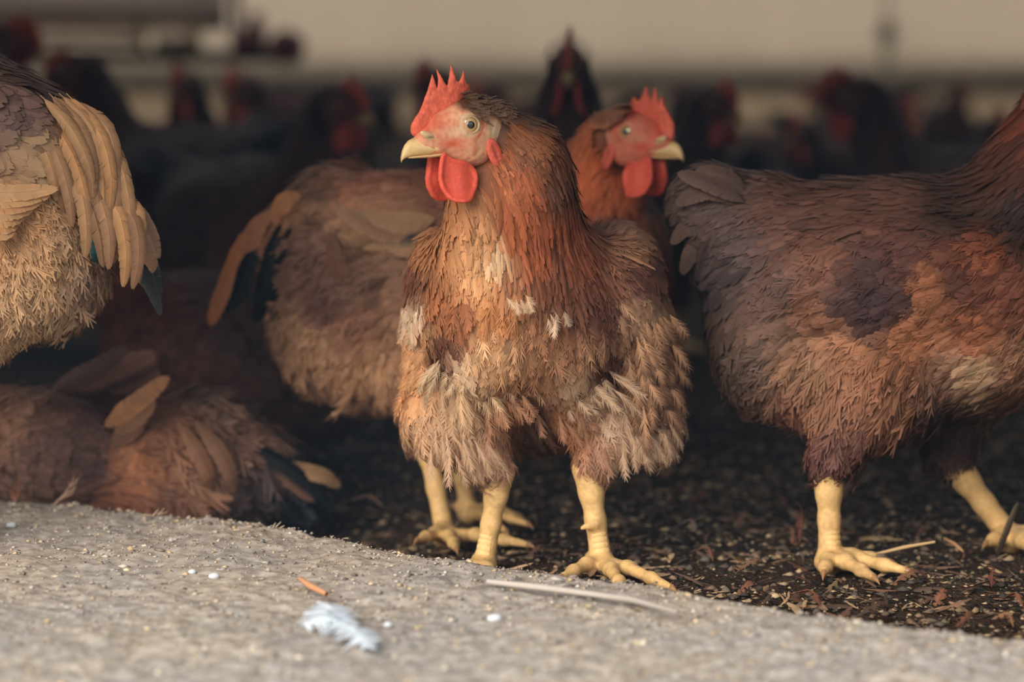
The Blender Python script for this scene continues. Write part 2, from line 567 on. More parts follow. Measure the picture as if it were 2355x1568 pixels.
def quill(name, pts, nrmh, halfw, c, tipc=None, parent=None, K=26, fray=0.05, prof=(0.5, 4), sidecol=None, side=0.0, cup=0.2, mott=0.0, sweep=0.06, origin=None, tipw=0.95):
    """one large feather as an object; pts list of 3 to 5 world points"""
    pts = np.array(pts, float)
    tt = np.linspace(0, len(pts) - 1, 9)
    # catmull-rom resample
    ext = np.concatenate([[2 * pts[0] - pts[1]], pts, [2 * pts[-1] - pts[-2]]])
    Cc = []
    for t in tt:
        i = min(int(t), len(pts) - 2); u = t - i
        a, b, c_, d = ext[i], ext[i + 1], ext[i + 2], ext[i + 3]
        Cc.append(0.5 * ((2 * b) + (-a + c_) * u + (2 * a - 5 * b + 4 * c_ - d) * u * u + (-a + 3 * b - 3 * c_ + d) * u ** 3))
    Cc = np.array(Cc)[None]
    T = nrm(np.gradient(Cc, axis=1))
    N = np.array(nrmh, float)[None, None] + np.zeros_like(Cc)
    N = nrm(N - (N * T).sum(2, keepdims=True) * T)
    col = lin(c)[None]; tc = lin(tipc if tipc is not None else c)[None]
    V, F, Cl = make_feathers(Cc, N, np.array([halfw]), col, tc, K=K, fray=fray, prof=prof, cup=cup, tipw=tipw, var=0.045, splay=0.04, rim=0.85, sweep=sweep,
                             sidecol=None if sidecol is None else lin(sidecol)[None], side=side, mott=mott)
    # shaft: thin raised ridge
    sh = []
    sf = []
    Bv = np.cross(N[0], T[0])
    L = np.linalg.norm(Cc[0, -1] - Cc[0, 0])
    r = max(0.0005, halfw * 0.06)
    for i in range(9):
        rr = r * (1 - 0.75 * i / 8)
        for a in range(3):
            th = a * 2.094 + 1.57
            sh.append(Cc[0, i] + Bv[i] * rr * math.cos(th) + N[0, i] * (rr * math.sin(th) + rr * 0.4))
    for i in range(8):
        for a in range(3):
            b = (a + 1) % 3
            sf.append([i * 3 + a, i * 3 + b, i * 3 + 3 + b, i * 3 + 3 + a])
    sh = np.array(sh); sf = np.array(sf)
    sc = np.repeat(np.clip(col * 1.3 + 0.02, 0, 1), len(sh), 0)
    V, F, Cl = merge([(V, F, Cl), (sh, sf, sc)])
    if origin is not None:
        V = V - np.asarray(origin)
    me = mesh_np(name, V, F, Cl)
    return obj(name, me, M_FEATHER, parent)
# ------------------------------------------------------------------ head (local: x forward, y left, z up, metres, origin between the eyes)
MM = 0.001
COMB = np.array([(46, -8), (47.5, -3), (47, 1), (44, 6), (41, 9), (37, 15), (34, 20), (31, 27), (29.5, 33), (27, 42), (25.2, 36), (22.5, 29),
                 (22.5, 36), (24, 47), (20, 40), (16.5, 34), (14, 31), (13, 38), (10.6, 51), (8, 43), (5.5, 35), (3.6, 34), (0.5, 39), (-1.6, 45),
                 (-3.4, 38), (-4.5, 33), (-8.2, 32), (-9, 28), (-8.4, 24), (0, 19), (8, 12), (16, 4), (22, -4), (32, -8), (40, -11)]) * MM * np.array([0.94, 1.0])
COMB_B = np.array([(45, -9), (47, -2), (46, 6), (43, 13), (40, 20), (37, 25), (35.5, 30), (34, 35), (31.5, 30), (29, 27), (27, 36), (24, 45), (20.5, 37),
                   (18, 29), (15.5, 34), (12, 45), (7.5, 38), (4, 30), (1, 30), (-3, 35), (-5, 29), (-8, 24), (0, 18), (8, 12), (16, 4), (22, -4), (32, -9)]) * MM * np.array([0.94, 1.0])
WATTLE = np.array([(21, -18), (24, -22), (25.5, -31), (26.4, -40), (24.7, -47.6), (19.6, -55.6), (14.5, -59), (7, -60), (0.9, -59), (-2.6, -56), (-7.7, -47.6),
                   (-9.8, -40), (-8.5, -33), (-3.4, -28), (4, -25.5), (12, -24), (17, -21)]) * MM
FACE = [('E', (-10, 0, -1), (30, 16.5, 22)), ('C', (0, 0, -4), 15.5, (33, 0, -11), 8.5), ('E', (-8, 0, -19), (21, 14.5, 15)),
        ('C', (4, 0, -16), 12, (26, 0, -18), 7), ('E', (14, 0, 2), (17, 9, 10)),
        ('E', (1, 7, 3), (12, 7, 11)), ('E', (1, -7, 3), (12, 7, 11))]
def face_body(T=None, k=7.0):
    """head primitives as a Body; T = (origin, R columns fwd/left/up, scale)"""
    b = Body(k * MM if T is None else k * MM * T[2])
    add_face(b, T)
    return b
def add_face(b, T=None, net=True, flow=(-1, 0, -0.35)):
    o, R, s = (np.zeros(3), np.eye(3), 1.0) if T is None else T
    X = lambda p: o + R @ (np.array(p, float) * MM * s)
    fl = R @ np.array(flow, float)
    for p in FACE:
        if p[0] == 'E':
            b.E(X(p[1]), np.array(p[2]) * MM * s, fl, 'crown', rot=R, net=net)
        else:
            b.C(X(p[1]), p[2] * MM * s, X(p[3]), p[4] * MM * s, 'crown', flow=fl, net=net)
def face_mesh(h=0.0016):
    b = face_body()
    v, f = b.net(h)
    v = relax(v, f, 2)
    x, y, z = v[:, 0] / MM, np.abs(v[:, 1]) / MM, v[:, 2] / MM
    d, g = b.grad(v)
    nz = vnoise(v, 380) * 0.6 + vnoise(v, 900) * 0.4
    v = v + g * ((nz - 0.5) * 0.0011)[:, None]
    # wrinkles below the eye
    r = np.hypot(x - 0, z - 0)
    v = v + g * (np.sin(r * 1.9) * 0.00022 * np.exp(-((r - 13) / 5) ** 2))[:, None]
    pale = lin((210, 156, 122)); pink = lin((198, 110, 82)); red = lin((196, 84, 58)); cream = lin((212, 186, 148)); dk = lin((92, 62, 48))
    c = np.repeat(pale[None], len(v), 0)
    def mixc(c, col, w):
        w = np.clip(w, 0, 1)[:, None]
        return c * (1 - w) + col * w
    c = mixc(c, pink, (nz - 0.35) * 1.8)
    c = mixc(c, red, np.clip((x - 12) / 16, 0, 1) * np.clip((z + 12) / 10, 0, 1) * (0.6 + 0.5 * nz))
    c = mixc(c, red, np.exp(-(((x - 14) / 9) ** 2 + ((z + 15) / 4.5) ** 2)) * 0.9)
    c = mixc(c, red, np.exp(-((r - 11) / 2.2) ** 2) * np.clip(-x / 8, 0, 1) * 0.8)
    c = mixc(c, cream, np.exp(-(((x + 24) / 8) ** 2 + ((z + 6) / 8) ** 2)) * 0.95)
    c = mixc(c, cream, np.exp(-(((x - 12) / 7) ** 2 + ((z + 6) / 4) ** 2)) * 0.5)
    c = mixc(c, cream, np.exp(-((r - 8.2) / 1.5) ** 2) * 0.7)
    c = mixc(c, dk, np.clip((z - (9 + 0.1 * x)) / 4, 0, 1) * np.clip((10 - x) / 6, 0, 1))
    c = mixc(c, dk, np.clip((-31 - x) / 4, 0, 1))
    return v, f, c
def comb_mesh(poly, h):
    th = lambda X, Z, d: np.clip(0.0036 - 0.00004 * (Z / MM), 0.0014, 0.005) * np.clip(0.45 + np.clip(-d, 0, 0.006) / 0.008, 0, 1)
    v, f = slab_mesh(poly, th, h, bend=lambda x, z: 0.0022 * np.sin(x * 130 + 0.6) * np.clip((z + 0.005) / 0.05, 0, 1) + 0.001 * np.sin(z * 210))
    n = vnoise(v, 300) * 0.5 + vnoise(v, 800) * 0.5
    c = lin((216, 100, 76))[None] * (0.72 + 0.55 * n)[:, None]
    hi = np.clip((v[:, 2] / MM - 24) / 20, 0, 1)[:, None]
    c = c * (1 - 0.25 * hi) + lin((205, 100, 76)) * 0.25 * hi
    v = v + np.stack([0 * n, np.sign(v[:, 1]) * (n - 0.5) * 0.0011, 0 * n], 1)
    return mesh_np('comb', v, f, np.clip(c, 0, 1))
def wattle_mesh(h):
    th = lambda X, Z, d: 0.0017 + 0.0012 * np.exp(-((d + 0.0022) / 0.0016) ** 2)
    v, f = slab_mesh(WATTLE, th, h, bend=lambda x, z: 0.0035 * ((z / MM + 40) / 20) ** 2 - 0.004 + 0.0009 * np.sin(x * 260))
    n = vnoise(v, 260) * 0.5 + vnoise(v, 900) * 0.5
    c = lin((216, 88, 68))[None] * (0.78 + 0.42 * n)[:, None]
    return mesh_np('wattle', v, f, np.clip(c, 0, 1))
def loft(st, nseg=16, power=1.0):
    """stations (x, ztop, zbot, halfwidth); closed tube along x"""
    V = []; F = []
    for i, (x, zt, zb, hw) in enumerate(st):
        for a in range(nseg):
            th = 2 * math.pi * a / nseg
            cz, sy = math.cos(th), math.sin(th)
            zc, zh = 0.5 * (zt + zb), 0.5 * (zt - zb)
            y = hw * math.copysign(abs(sy) ** 0.85, sy) * (1.0 if cz < 0 else (1 - 0.35 * cz * cz))
            V.append((x, y, zc + zh * cz))
    for i in range(len(st) - 1):
        for a in range(nseg):
            b = (a + 1) % nseg
            F.append([i * nseg + a, i * nseg + b, (i + 1) * nseg + b, (i + 1) * nseg + a])
    n0 = len(V)
    V.append(np.mean(V[:nseg], axis=0)); V.append(np.mean(V[n0 - nseg:n0], axis=0))
    T = []
    for a in range(nseg):
        b = (a + 1) % nseg
        T.append([n0, b, a]); T.append([n0 + 1, n0 - nseg + a, n0 - nseg + b])
    return np.array(V, float), [np.array(F), np.array(T)]
def beak_upper():
    st = [(12, -16, -20.5, 9.5), (19, -14, -22.6, 9.0), (27, -12, -23.6, 8.2), (33, -10.5, -24, 7.2), (38.5, -9.6, -24.2, 6.0), (43, -10.2, -24.6, 4.9), (47, -12.2, -25.4, 3.9),
          (50.2, -15.6, -26.6, 2.9), (52.2, -19.8, -27.8, 2.1), (53.2, -24, -28.9, 1.4), (53.0, -27.6, -29.8, 0.6)]
    v, f = loft(np.array(st) * MM)
    x, z = v[:, 0] / MM, v[:, 2] / MM
    c = np.repeat(lin((214, 180, 124))[None], len(v), 0)
    top = np.clip((z + 13) / 4, 0, 1) * np.clip((x - 40) / 5, 0, 1)
    c = c * (1 - 0.8 * top[:, None]) + lin((92, 58, 36)) * 0.8 * top[:, None]
    tipm = np.clip((x - 50) / 6, 0, 1)[:, None]
    c = c * (1 - 0.35 * tipm) + lin((196, 160, 112)) * 0.35 * tipm
    b = np.clip((20 - x) / 6, 0, 1)[:, None]
    c = c * (1 - 0.6 * b) + lin((214, 128, 92)) * 0.6 * b
    return mesh_np('beak', v, f, c)
def beak_lower():
    st = [(12, -19, -25, 8.0), (21, -21.5, -25.8, 7.2), (30, -23, -26.4, 5.8), (38, -23.8, -26.4, 4.2), (44, -24.4, -26.5, 2.6), (47.5, -25, -26.3, 1.0)]
    v, f = loft(np.array(st) * MM)
    return mesh_np('lower_beak', v, f, np.repeat(lin((196, 160, 112))[None], len(v), 0))
def cere_mesh(s):
    b = Body(0.002)
    b.E((32.5 * MM, s * 7.4 * MM, -8.8 * MM), np.array((8.5, 2.4, 3.4)) * MM, rot=np.array([[.9, 0, -.43], [0, 1, 0], [.43, 0, .9]]))
    v, f = b.net(0.0009)
    v = relax(v, f, 1)
    c = np.repeat(lin((206, 172, 130))[None], len(v), 0)
    hole = np.exp(-(((v[:, 0] / MM - 32) / 3.6) ** 2 + ((v[:, 2] / MM + 9.6) / 0.9) ** 2))[:, None]
    c = c * (1 - 0.75 * hole) + lin((70, 45, 34)) * 0.75 * hole
    return mesh_np('nostril', v, f, c)
def dome(r, hgt, rings, nseg=28, off=0.0):
    """cap facing +y; rings list of (rfrac, colour)"""
    V = [(0, hgt + off, 0)]; C = [rings[0][1]]
    F = []; T = []
    rr = np.linspace(0.08, 1, 22)
    for q in rr:
        c = rings[-1][1]
        for k in range(len(rings) - 1):
            if rings[k][0] <= q <= rings[k + 1][0]:
                u = (q - rings[k][0]) / (rings[k + 1][0] - rings[k][0])
                c = np.array(rings[k][1]) * (1 - u) + np.array(rings[k + 1][1]) * u
        for a in range(nseg):
            th = 2 * math.pi * a / nseg
            V.append((r * q * math.cos(th), off + hgt * math.sqrt(max(0, 1 - 0.93 * q * q)), r * q * math.sin(th)))
            C.append(c)
    for a in range(nseg):
        T.append([0, 1 + (a + 1) % nseg, 1 + a])
    for i in range(len(rr) - 1):
        for a in range(nseg):
            b = (a + 1) % nseg
            F.append([1 + i * nseg + a, 1 + i * nseg + b, 1 + (i + 1) * nseg + b, 1 + (i + 1) * nseg + a])
    return np.array(V), [np.array(F), np.array(T)], np.array([lin(c) for c in C])
def torus(R, r, col, n=32, m=10, sq=0.92):
    V = []; F = []
    for i in range(n):
        a = 2 * math.pi * i / n
        for j in range(m):
            b = 2 * math.pi * j / m
            V.append(((R + r * math.cos(b)) * math.cos(a), r * math.sin(b) * 0.8, (R + r * math.cos(b)) * math.sin(a) * sq))
            F.append([i * m + j, ((i + 1) % n) * m + j, ((i + 1) % n) * m + (j + 1) % m, i * m + (j + 1) % m])
    V = np.array(V)
    nz = vnoise(V + 3, 700)
    return mesh_np('eyelid', V, np.array(F), lin(col)[None] * (0.8 + 0.4 * nz)[:, None])
def lobe_mesh():
    b = Body(0.002)
    b.E((0, 0, 0), np.array((6.4, 2.8, 13.5)) * MM)
    v, f = b.net(0.001)
    n = vnoise(v, 500)
    c = lin((200, 92, 70))[None] * (0.8 + 0.45 * n)[:, None]
    ctr = np.exp(-(v[:, 0] / MM / 1.6) ** 2 - ((v[:, 2] / MM) / 8) ** 2)[:, None]
    c = c * (1 - 0.45 * ctr)
    v[:, 1] -= ctr[:, 0] * 0.0012 * np.sign(v[:, 1])
    return mesh_np('earlobe', v, f, np.clip(c, 0, 1))
FACE_V, FACE_F, FACE_C = face_mesh()
ME_COMB = comb_mesh(COMB, 0.0009)
ME_COMB_B = comb_mesh(COMB_B, 0.0014)
ME_WATTLE = wattle_mesh(0.001)
ME_BEAK = beak_upper()
ME_LBEAK = beak_lower()
ME_CERE = {1: cere_mesh(1), -1: cere_mesh(-1)}
_v, _f, _c = dome(6.4 * MM, 2.9 * MM, [(0, (150, 108, 66)), (0.5, (176, 136, 84)), (0.78, (190, 160, 112)), (0.9, (120, 98, 72)), (0.97, (40, 32, 28)), (1, (30, 24, 22))])
ME_EYE = mesh_np('eye', _v, _f, _c)
_v, _f, _c = dome(3.1 * MM, 0.9 * MM, [(0, (8, 8, 10)), (1, (10, 10, 12))], off=2.3 * MM)
ME_PUPIL = mesh_np('pupil', _v, _f, _c)
ME_LID = torus(7.4 * MM, 1.25 * MM, (186, 160, 126))
ME_LOBE = lobe_mesh()
for _m, _t in ((ME_COMB, M_COMB), (ME_COMB_B, M_COMB), (ME_WATTLE, M_COMB), (ME_BEAK, M_BEAK), (ME_LBEAK, M_BEAK), (ME_CERE[1], M_BEAK), (ME_CERE[-1], M_BEAK), (ME_EYE, M_EYE), (ME_PUPIL, M_EYE), (ME_LID, M_COMB), (ME_LOBE, M_COMB)):
    _m.materials.append(_t)
def head_parts(root, T, rootloc, comb=None, wattle_len=1.0, lid=True, full=True):
    """hang comb, wattles, beak, eyes and earlobes on a hen"""
    o, R, s = T
    def mat4(off=(0, 0, 0), Rl=None, sc=(1, 1, 1)):
        A = np.eye(4)
        RR = R if Rl is None else R @ Rl
        A[:3, :3] = RR * np.array(sc) * s
        A[:3, 3] = o - rootloc + R @ (np.array(off, float) * MM * s)
        return Matrix(A.tolist())
    obj('comb', comb or ME_COMB, None, root, M=mat4())
    bk = obj('beak', ME_BEAK, None, root, M=mat4())
    if full:
        obj('lower_beak', ME_LBEAK, None, root, M=mat4())
    for sd in (1, -1):
        c, sn = math.cos(0.16), math.sin(0.16) * sd
        Rw = np.array([[1, 0, 0], [0, c, -sn], [0, sn, c]]) @ np.diag([1, sd, 1])
        obj('wattle', ME_WATTLE, None, root, M=mat4((0, sd * 9.0, 0 - 3 + (1 - wattle_len) * -20), Rw, (1, 1, wattle_len)))
        if full:
            obj('nostril', ME_CERE[sd], None, root, M=mat4())
        e = obj('eye', ME_EYE, None, root, M=mat4((0, sd * 15.4, 0), np.diag([1, sd, 1]) @ rz(-0.18)))
        p = obj('pupil', ME_PUPIL, None, e)
        if full:
            if lid:
                obj('eyelid', ME_LID, None, root, M=mat4((0, sd * 15.9, 0), np.diag([1, sd, 1]) @ rz(-0.18)))
            a = 0.42
            Rl = np.array([[math.cos(a), 0, math.sin(a)], [0, 1, 0], [-math.sin(a), 0, math.cos(a)]])
            obj('earlobe', ME_LOBE, None, root, M=mat4((-23, sd * 14.2, -23), Rl @ np.diag([1, sd, 1])))
def rz(a):
    c, s = math.cos(a), math.sin(a)
    return np.array([[c, -s, 0], [s, c, 0], [0, 0, 1.0]])
def head_frame(eye_world, yaw, pitch=0.0, side=1, s=1.0, roll=0.0):
    """yaw measured from +x towards +y; eye_world = visible eye, side = +1 left eye"""
    f = np.array([math.cos(yaw) * math.cos(pitch), math.sin(yaw) * math.cos(pitch), math.sin(pitch)])
    l = nrm(np.cross([0, 0, 1.0], f)); u = np.cross(f, l)
    if roll:
        l, u = l * math.cos(roll) + u * math.sin(roll), u * math.cos(roll) - l * math.sin(roll)
    R = np.stack([f, l, u], 1)
    return (np.array(eye_world) - l * side * 0.0165 * s, R, s)
# ------------------------------------------------------------------ legs
def leg(root, rootloc, hock, ankle, toes, r=0.0085, scutes=True, spur=None, h=0.0020, front=None, claw_len=0.011):
    """yellow shank with toes; toes = list of end points on the ground"""
    hock = np.array(hock, float); ankle = np.array(ankle, float)
    b = Body(0.006)
    m = hock * 0.45 + ankle * 0.55
    b.C(hock, r * 1.55, hock * 0.75 + ankle * 0.25, r * 1.12)
    b.C(hock * 0.75 + ankle * 0.25, r * 1.12, m, r * 0.93)
    b.C(m, r * 0.93, ankle, r * 1.08)
    b.E(ankle - np.array([0, 0, 0.002]), (r * 1.35, r * 1.35, r * 1.05))
    if spur is not None:
        b.C(spur[0], 0.0042, spur[1], 0.0022)
    claws = []
    for t in toes:
        t = np.array(t, float)
        d = t - ankle
        p1 = ankle + d * 0.38 + np.array([0, 0, 0.004]); p2 = ankle + d * 0.72 + np.array([0, 0, 0.002])
        b.C(ankle + d * 0.08, r * 0.86, p1, r * 0.62)
        b.C(p1, r * 0.66, p2, r * 0.52)
        b.C(p2, r * 0.56, t, r * 0.36)
        claws.append((t, nrm(d)))
    v, f = b.net(h)
    v = relax(v, f, 2)
    n = vnoise(v, 220) * 0.5 + vnoise(v, 600) * 0.5
    c = lin((216, 176, 118))[None] * (0.78 + 0.4 * n)[:, None]
    dirt = np.clip(1 - (v[:, 2] - ankle[2] + 0.012) / 0.03, 0, 1) * np.clip((vnoise(v, 120) - 0.45) * 3, 0, 1)
    c = c * (1 - 0.6 * dirt[:, None]) + lin((96, 72, 52)) * 0.6 * dirt[:, None]
    L = obj('leg', mesh_np('leg', v - rootloc, f, np.clip(c, 0, 1)), M_LEG, root)
    for t, d in claws:
        A = []; Fq = []; Tt = []
        up = np.array([0, 0, 1.0]); sd = nrm(np.cross(d, up))
        for i in range(5):
            u = i / 4
            ctr = t + d * claw_len * u - up * (0.004 * u * u)
            rr = r * 0.34 * (1 - 0.9 * u)
            for a in range(6):
                th = a * math.pi / 3
                A.append(ctr + sd * rr * math.cos(th) + up * rr * 1.2 * math.sin(th))
        for i in range(4):
            for a in range(6):
                Fq.append([i * 6 + a, i * 6 + (a + 1) % 6, i * 6 + 6 + (a + 1) % 6, i * 6 + 6 + a])
        A = np.array(A)
        obj('claw', mesh_np('claw', A - rootloc, np.array(Fq), np.repeat(lin((150, 112, 76))[None], len(A), 0)), M_BEAK, L)
    if scutes:
        fr = nrm(np.array(front if front is not None else (0, -1, 0), float))
        ax = nrm(ankle - hock)
        fr = nrm(fr - ax * (fr @ ax)); sd = np.cross(ax, fr)
        for i in range(15):
            u = 0.12 + 0.86 * i / 14
            ctr = hock * (1 - u) + ankle * u
            rr = r * (1.12 - 0.2 * math.sin(math.pi * min(1, u * 1.1)))
            hh = np.linalg.norm(ankle - hock) * 0.86 / 14 * 0.62
            A = []; Fq = []
            for a_ in np.linspace(-0.75, 0.75, 5):
                q = abs(a_) / 0.75
                for e, bump_ in ((-1, 0.96), (0, 1.10 - 0.05 * q), (1, 0.97)):
                    A.append(ctr + (fr * math.cos(a_) + sd * math.sin(a_)) * rr * bump_ + ax * hh * e * (1 - 0.35 * q * q))
            for k in range(4):
                for e in range(2):
                    Fq.append([k * 3 + e, k * 3 + e + 1, k * 3 + 4 + e, k * 3 + 3 + e])
            A = np.array(A)
            obj('scute', mesh_np('scute', A - rootloc, np.array(Fq), np.repeat(lin((226, 188, 128))[None], len(A), 0)), M_LEG, L)
    return L
def add_plumage(root, rootloc, pl):
    for k, (V, F, C) in pl.items():
        obj(PLNAME[k], mesh_np(PLNAME[k], V - rootloc, F, C), M_FEATHER, root, kind='stuff')
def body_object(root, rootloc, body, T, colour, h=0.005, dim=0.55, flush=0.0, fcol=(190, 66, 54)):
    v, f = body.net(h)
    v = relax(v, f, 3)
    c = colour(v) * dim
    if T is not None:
        o, R, s = T
        hv = o + (FACE_V * s) @ R.T
        V, F, C = merge([(v, f, c), (hv, FACE_F, FACE_C * (1 - flush) + lin(fcol) * flush)])
    else:
        V, F, C = v, f, c
    obj('body', mesh_np('body', V - rootloc, F, C), M_SKIN, root)
    return v, f
def keep_fn(T):
    o, R, s = T
    def keep(P, k):
        q = (P - o) @ R / (MM * s)
        x, y, z = q[:, 0], np.abs(q[:, 1]), q[:, 2]
        face = (x > -31 + 0.25 * np.abs(z)) & (z < 9 + 0.12 * x) & (z > -36)
        front = x > 6
        comb = (x > -8) & (y < 3.5) & (z > 0)
        near = (np.abs(q) < 75).all(1)
        low = (z < -14) & (k == 'crown')
        return ~(((face | front | comb) & near & (z > -36 - (x < 0) * 3)) | low)
    return keep

def ruff(body, T, colour, n=260):
    """feathers rooted along the edge of the bare face so that no skin shows behind it"""
    o, R, s = T
    out = []
    for sd in (1, -1):
        u = rng.random(n) * 1.08
        x = -33 + 10 * np.clip(u - 0.55, 0, 1) / 0.45 + rng.normal(0, 2.5, n); z = 8 - 46 * u
        q = np.stack([x - 2, np.full(n, sd * 14.0), z], 1) * MM * s
        P = o + q @ R.T
        for _ in range(3):
            d, N = body.grad(P)
            P = P - N * d[:, None]
        fl = np.repeat((R @ nrm(np.array([-0.75, 0, -0.7])))[None], n, 0)
        L = 0.034 * np.exp(rng.normal(0, 0.2, n)); W = 0.0024 * np.exp(rng.normal(0, 0.15, n))
        C, NN = centre_lines(body, P, N, fl, L, np.full(n, 0.07), turn=0.1, sink=0.0)
        c = colour(C[:, 3]) * np.exp(rng.normal(0, 0.15, n))[:, None]
        out.append(make_feathers(C, NN, W, c, np.clip(c * 1.25, 0, 1), K=6, fray=0.15, tipw=0.45, prof=(0.5, 2), sweep=0.28))
    return merge(out)
# ------------------------------------------------------------------ setting
M_SKIN.node_tree.nodes['Principled BSDF'].inputs['Roughness'].default_value = 0.65
M_SKIN.node_tree.nodes['Principled BSDF'].inputs['Specular IOR Level'].default_value = 0.25
SILL_Z = 0.03
EDGE_PX = [(-300, 1125), (0, 1150), (200, 1165), (400, 1186), (630, 1215), (860, 1255), (1090, 1300), (1290, 1325), (1500, 1352), (1700, 1390), (1900, 1422), (2130, 1452), (2355, 1478), (2700, 1515)]
EDGE = np.array([G(x, y, SILL_Z) for x, y in EDGE_PX])
def box(lo, hi):
    lo = np.array(lo, float); hi = np.array(hi, float)
    V = np.array([[(lo, hi)[i][0], (lo, hi)[j][1], (lo, hi)[k][2]] for i in (0, 1) for j in (0, 1) for k in (0, 1)])
    F = np.array([[0, 1, 3, 2], [4, 6, 7, 5], [0, 4, 5, 1], [2, 3, 7, 6], [0, 2, 6, 4], [1, 5, 7, 3]])
    return V, F
def boxes(*bs):
    Vs, Fs = [], []
    o = 0
    for lo, hi in bs:
        V, F = box(lo, hi)
        Vs.append(V); Fs.append(F + o); o += 8
    return np.concatenate(Vs), np.concatenate(Fs)
def structure(name, V, F, mat, smooth=False):
    return obj(name, mesh_np(name, V, F, smooth=smooth), mat, kind='structure')
M_WALL = mat_plain('painted_block_wall', (150, 142, 130), 0.9, 0.2, 0.15, 6, 0.3, 60)
M_DARKWALL = mat_plain('dark_boards', (70, 64, 60), 0.9, 0.2, 0.2, 5)
M_ROOF = mat_plain('roof_underside', (60, 56, 54), 0.9, 0.2, 0.15, 4)
# litter floor: fine grid close by, coarse beyond
def litter_height(x, y):
    p = np.stack([x, y, 0 * x], 1)
    a = (vnoise(p, 5) - 0.5) * 0.016 + (vnoise(p, 17) - 0.5) * 0.010 + (vnoise(p, 60) - 0.5) * 0.006 + (vnoise(p, 170) - 0.5) * 0.004
    # the dust bath hollow on the left
    a -= 0.035 * np.exp(-(((x + 0.30) / 0.24) ** 2 + ((y - 2.66) / 0.16) ** 2))
    a *= np.clip(1.4 - np.abs(y - 2.6) / 3.0, 0.3, 1)
    return a - 0.004
def litter_mesh(xs, ys):
    X, Y = np.meshgrid(xs, ys, indexing='ij')
    x, y = X.ravel(), Y.ravel()
    z = litter_height(x, y)
    n, m = len(xs), len(ys)
    i = np.arange(n * m).reshape(n, m)
    F = np.stack([i[:-1, :-1], i[1:, :-1], i[1:, 1:], i[:-1, 1:]], -1).reshape(-1, 4)
    return np.stack([x, y, z], 1), F
xs = np.concatenate([np.linspace(-7, -0.75, 12)[:-1], np.linspace(-0.75, 0.75, 230), np.linspace(0.75, 7, 12)[1:]])
ys = np.concatenate([np.linspace(1.5, 3.2, 250), np.linspace(3.2, 5, 60)[1:], np.linspace(5, 16.2, 16)[1:]])
V, F = litter_mesh(xs, ys)
def mat_litter():
    m, n, l, b = mat_new('dark_litter')
    tc = n.new('ShaderNodeTexCoord')
    a = n.new('ShaderNodeTexNoise'); a.inputs['Scale'].default_value = 55; a.inputs['Detail'].default_value = 8; a.inputs['Roughness'].default_value = 0.7
    v = n.new('ShaderNodeTexVoronoi'); v.inputs['Scale'].default_value = 260
    l.new(tc.outputs['Object'], a.inputs['Vector']); l.new(tc.outputs['Object'], v.inputs['Vector'])
    cr = n.new('ShaderNodeValToRGB')
    cr.color_ramp.elements[0].position = 0.3; cr.color_ramp.elements[0].color = (*lin((30, 28, 30)), 1)
    cr.color_ramp.elements[1].position = 0.75; cr.color_ramp.elements[1].color = (*lin((88, 70, 55)), 1)
    l.new(a.outputs['Fac'], cr.inputs[0])
    mx = n.new('ShaderNodeMixRGB'); mx.blend_type = 'MULTIPLY'; mx.inputs[0].default_value = 0.4
    l.new(cr.outputs[0], mx.inputs[1]); l.new(v.outputs['Color'], mx.inputs[2])
    l.new(mx.outputs[0], b.inputs['Base Color'])
    b.inputs['Roughness'].default_value = 0.95; b.inputs['Specular IOR Level'].default_value = 0.1
    bp = n.new('ShaderNodeBump'); bp.inputs['Strength'].default_value = 0.8; bp.inputs['Distance'].default_value = 0.004
    l.new(v.outputs['Distance'], bp.inputs['Height']); l.new(bp.outputs[0], b.inputs['Normal'])
    return m
structure('floor', V, F, mat_litter(), True)
# raised earthen sill in front
def mat_sill():
    m, n, l, b = mat_new('dusty_grey_sill')
    tc = n.new('ShaderNodeTexCoord')
    a = n.new('ShaderNodeTexNoise'); a.inputs['Scale'].default_value = 70; a.inputs['Detail'].default_value = 7; a.inputs['Roughness'].default_value = 0.65
    g = n.new('ShaderNodeTexNoise'); g.inputs['Scale'].default_value = 9; g.inputs['Detail'].default_value = 3
    l.new(tc.outputs['Object'], a.inputs['Vector']); l.new(tc.outputs['Object'], g.inputs['Vector'])
    cr = n.new('ShaderNodeValToRGB')
    e = cr.color_ramp.elements
    e[0].position = 0.28; e[0].color = (*lin((118, 110, 104)), 1)
    e[1].position = 0.72; e[1].color = (*lin((204, 196, 186)), 1)
    x = e.new(0.5); x.color = (*lin((172, 161, 150)), 1)
    l.new(a.outputs['Fac'], cr.inputs[0])
    c2 = n.new('ShaderNodeValToRGB')
    c2.color_ramp.elements[0].position = 0.35; c2.color_ramp.elements[0].color = (0.86, 0.88, 0.92, 1)
    c2.color_ramp.elements[1].position = 0.65; c2.color_ramp.elements[1].color = (1.0, 0.96, 0.90, 1)
    l.new(g.outputs['Fac'], c2.inputs[0])
    mx = n.new('ShaderNodeMixRGB'); mx.blend_type = 'MULTIPLY'; mx.inputs[0].default_value = 1
    l.new(cr.outputs[0], mx.inputs[1]); l.new(c2.outputs[0], mx.inputs[2])
    l.new(mx.outputs[0], b.inputs['Base Color'])
    b.inputs['Roughness'].default_value = 0.95; b.inputs['Specular IOR Level'].default_value = 0.15
    return m
M_SILL = mat_sill()
def sill_height(x, y):
    p = np.stack([x, y, 0 * x + 4], 1)
    return (vnoise(p, 11) - 0.5) * 0.007 + (vnoise(p, 45) - 0.5) * 0.0045 + (vnoise(p, 150) - 0.5) * 0.003 + (vnoise(p, 420) - 0.5) * 0.0016
ex = np.linspace(EDGE[0, 0], EDGE[-1, 0], 340)
ey = np.interp(ex, EDGE[:, 0], EDGE[:, 1])
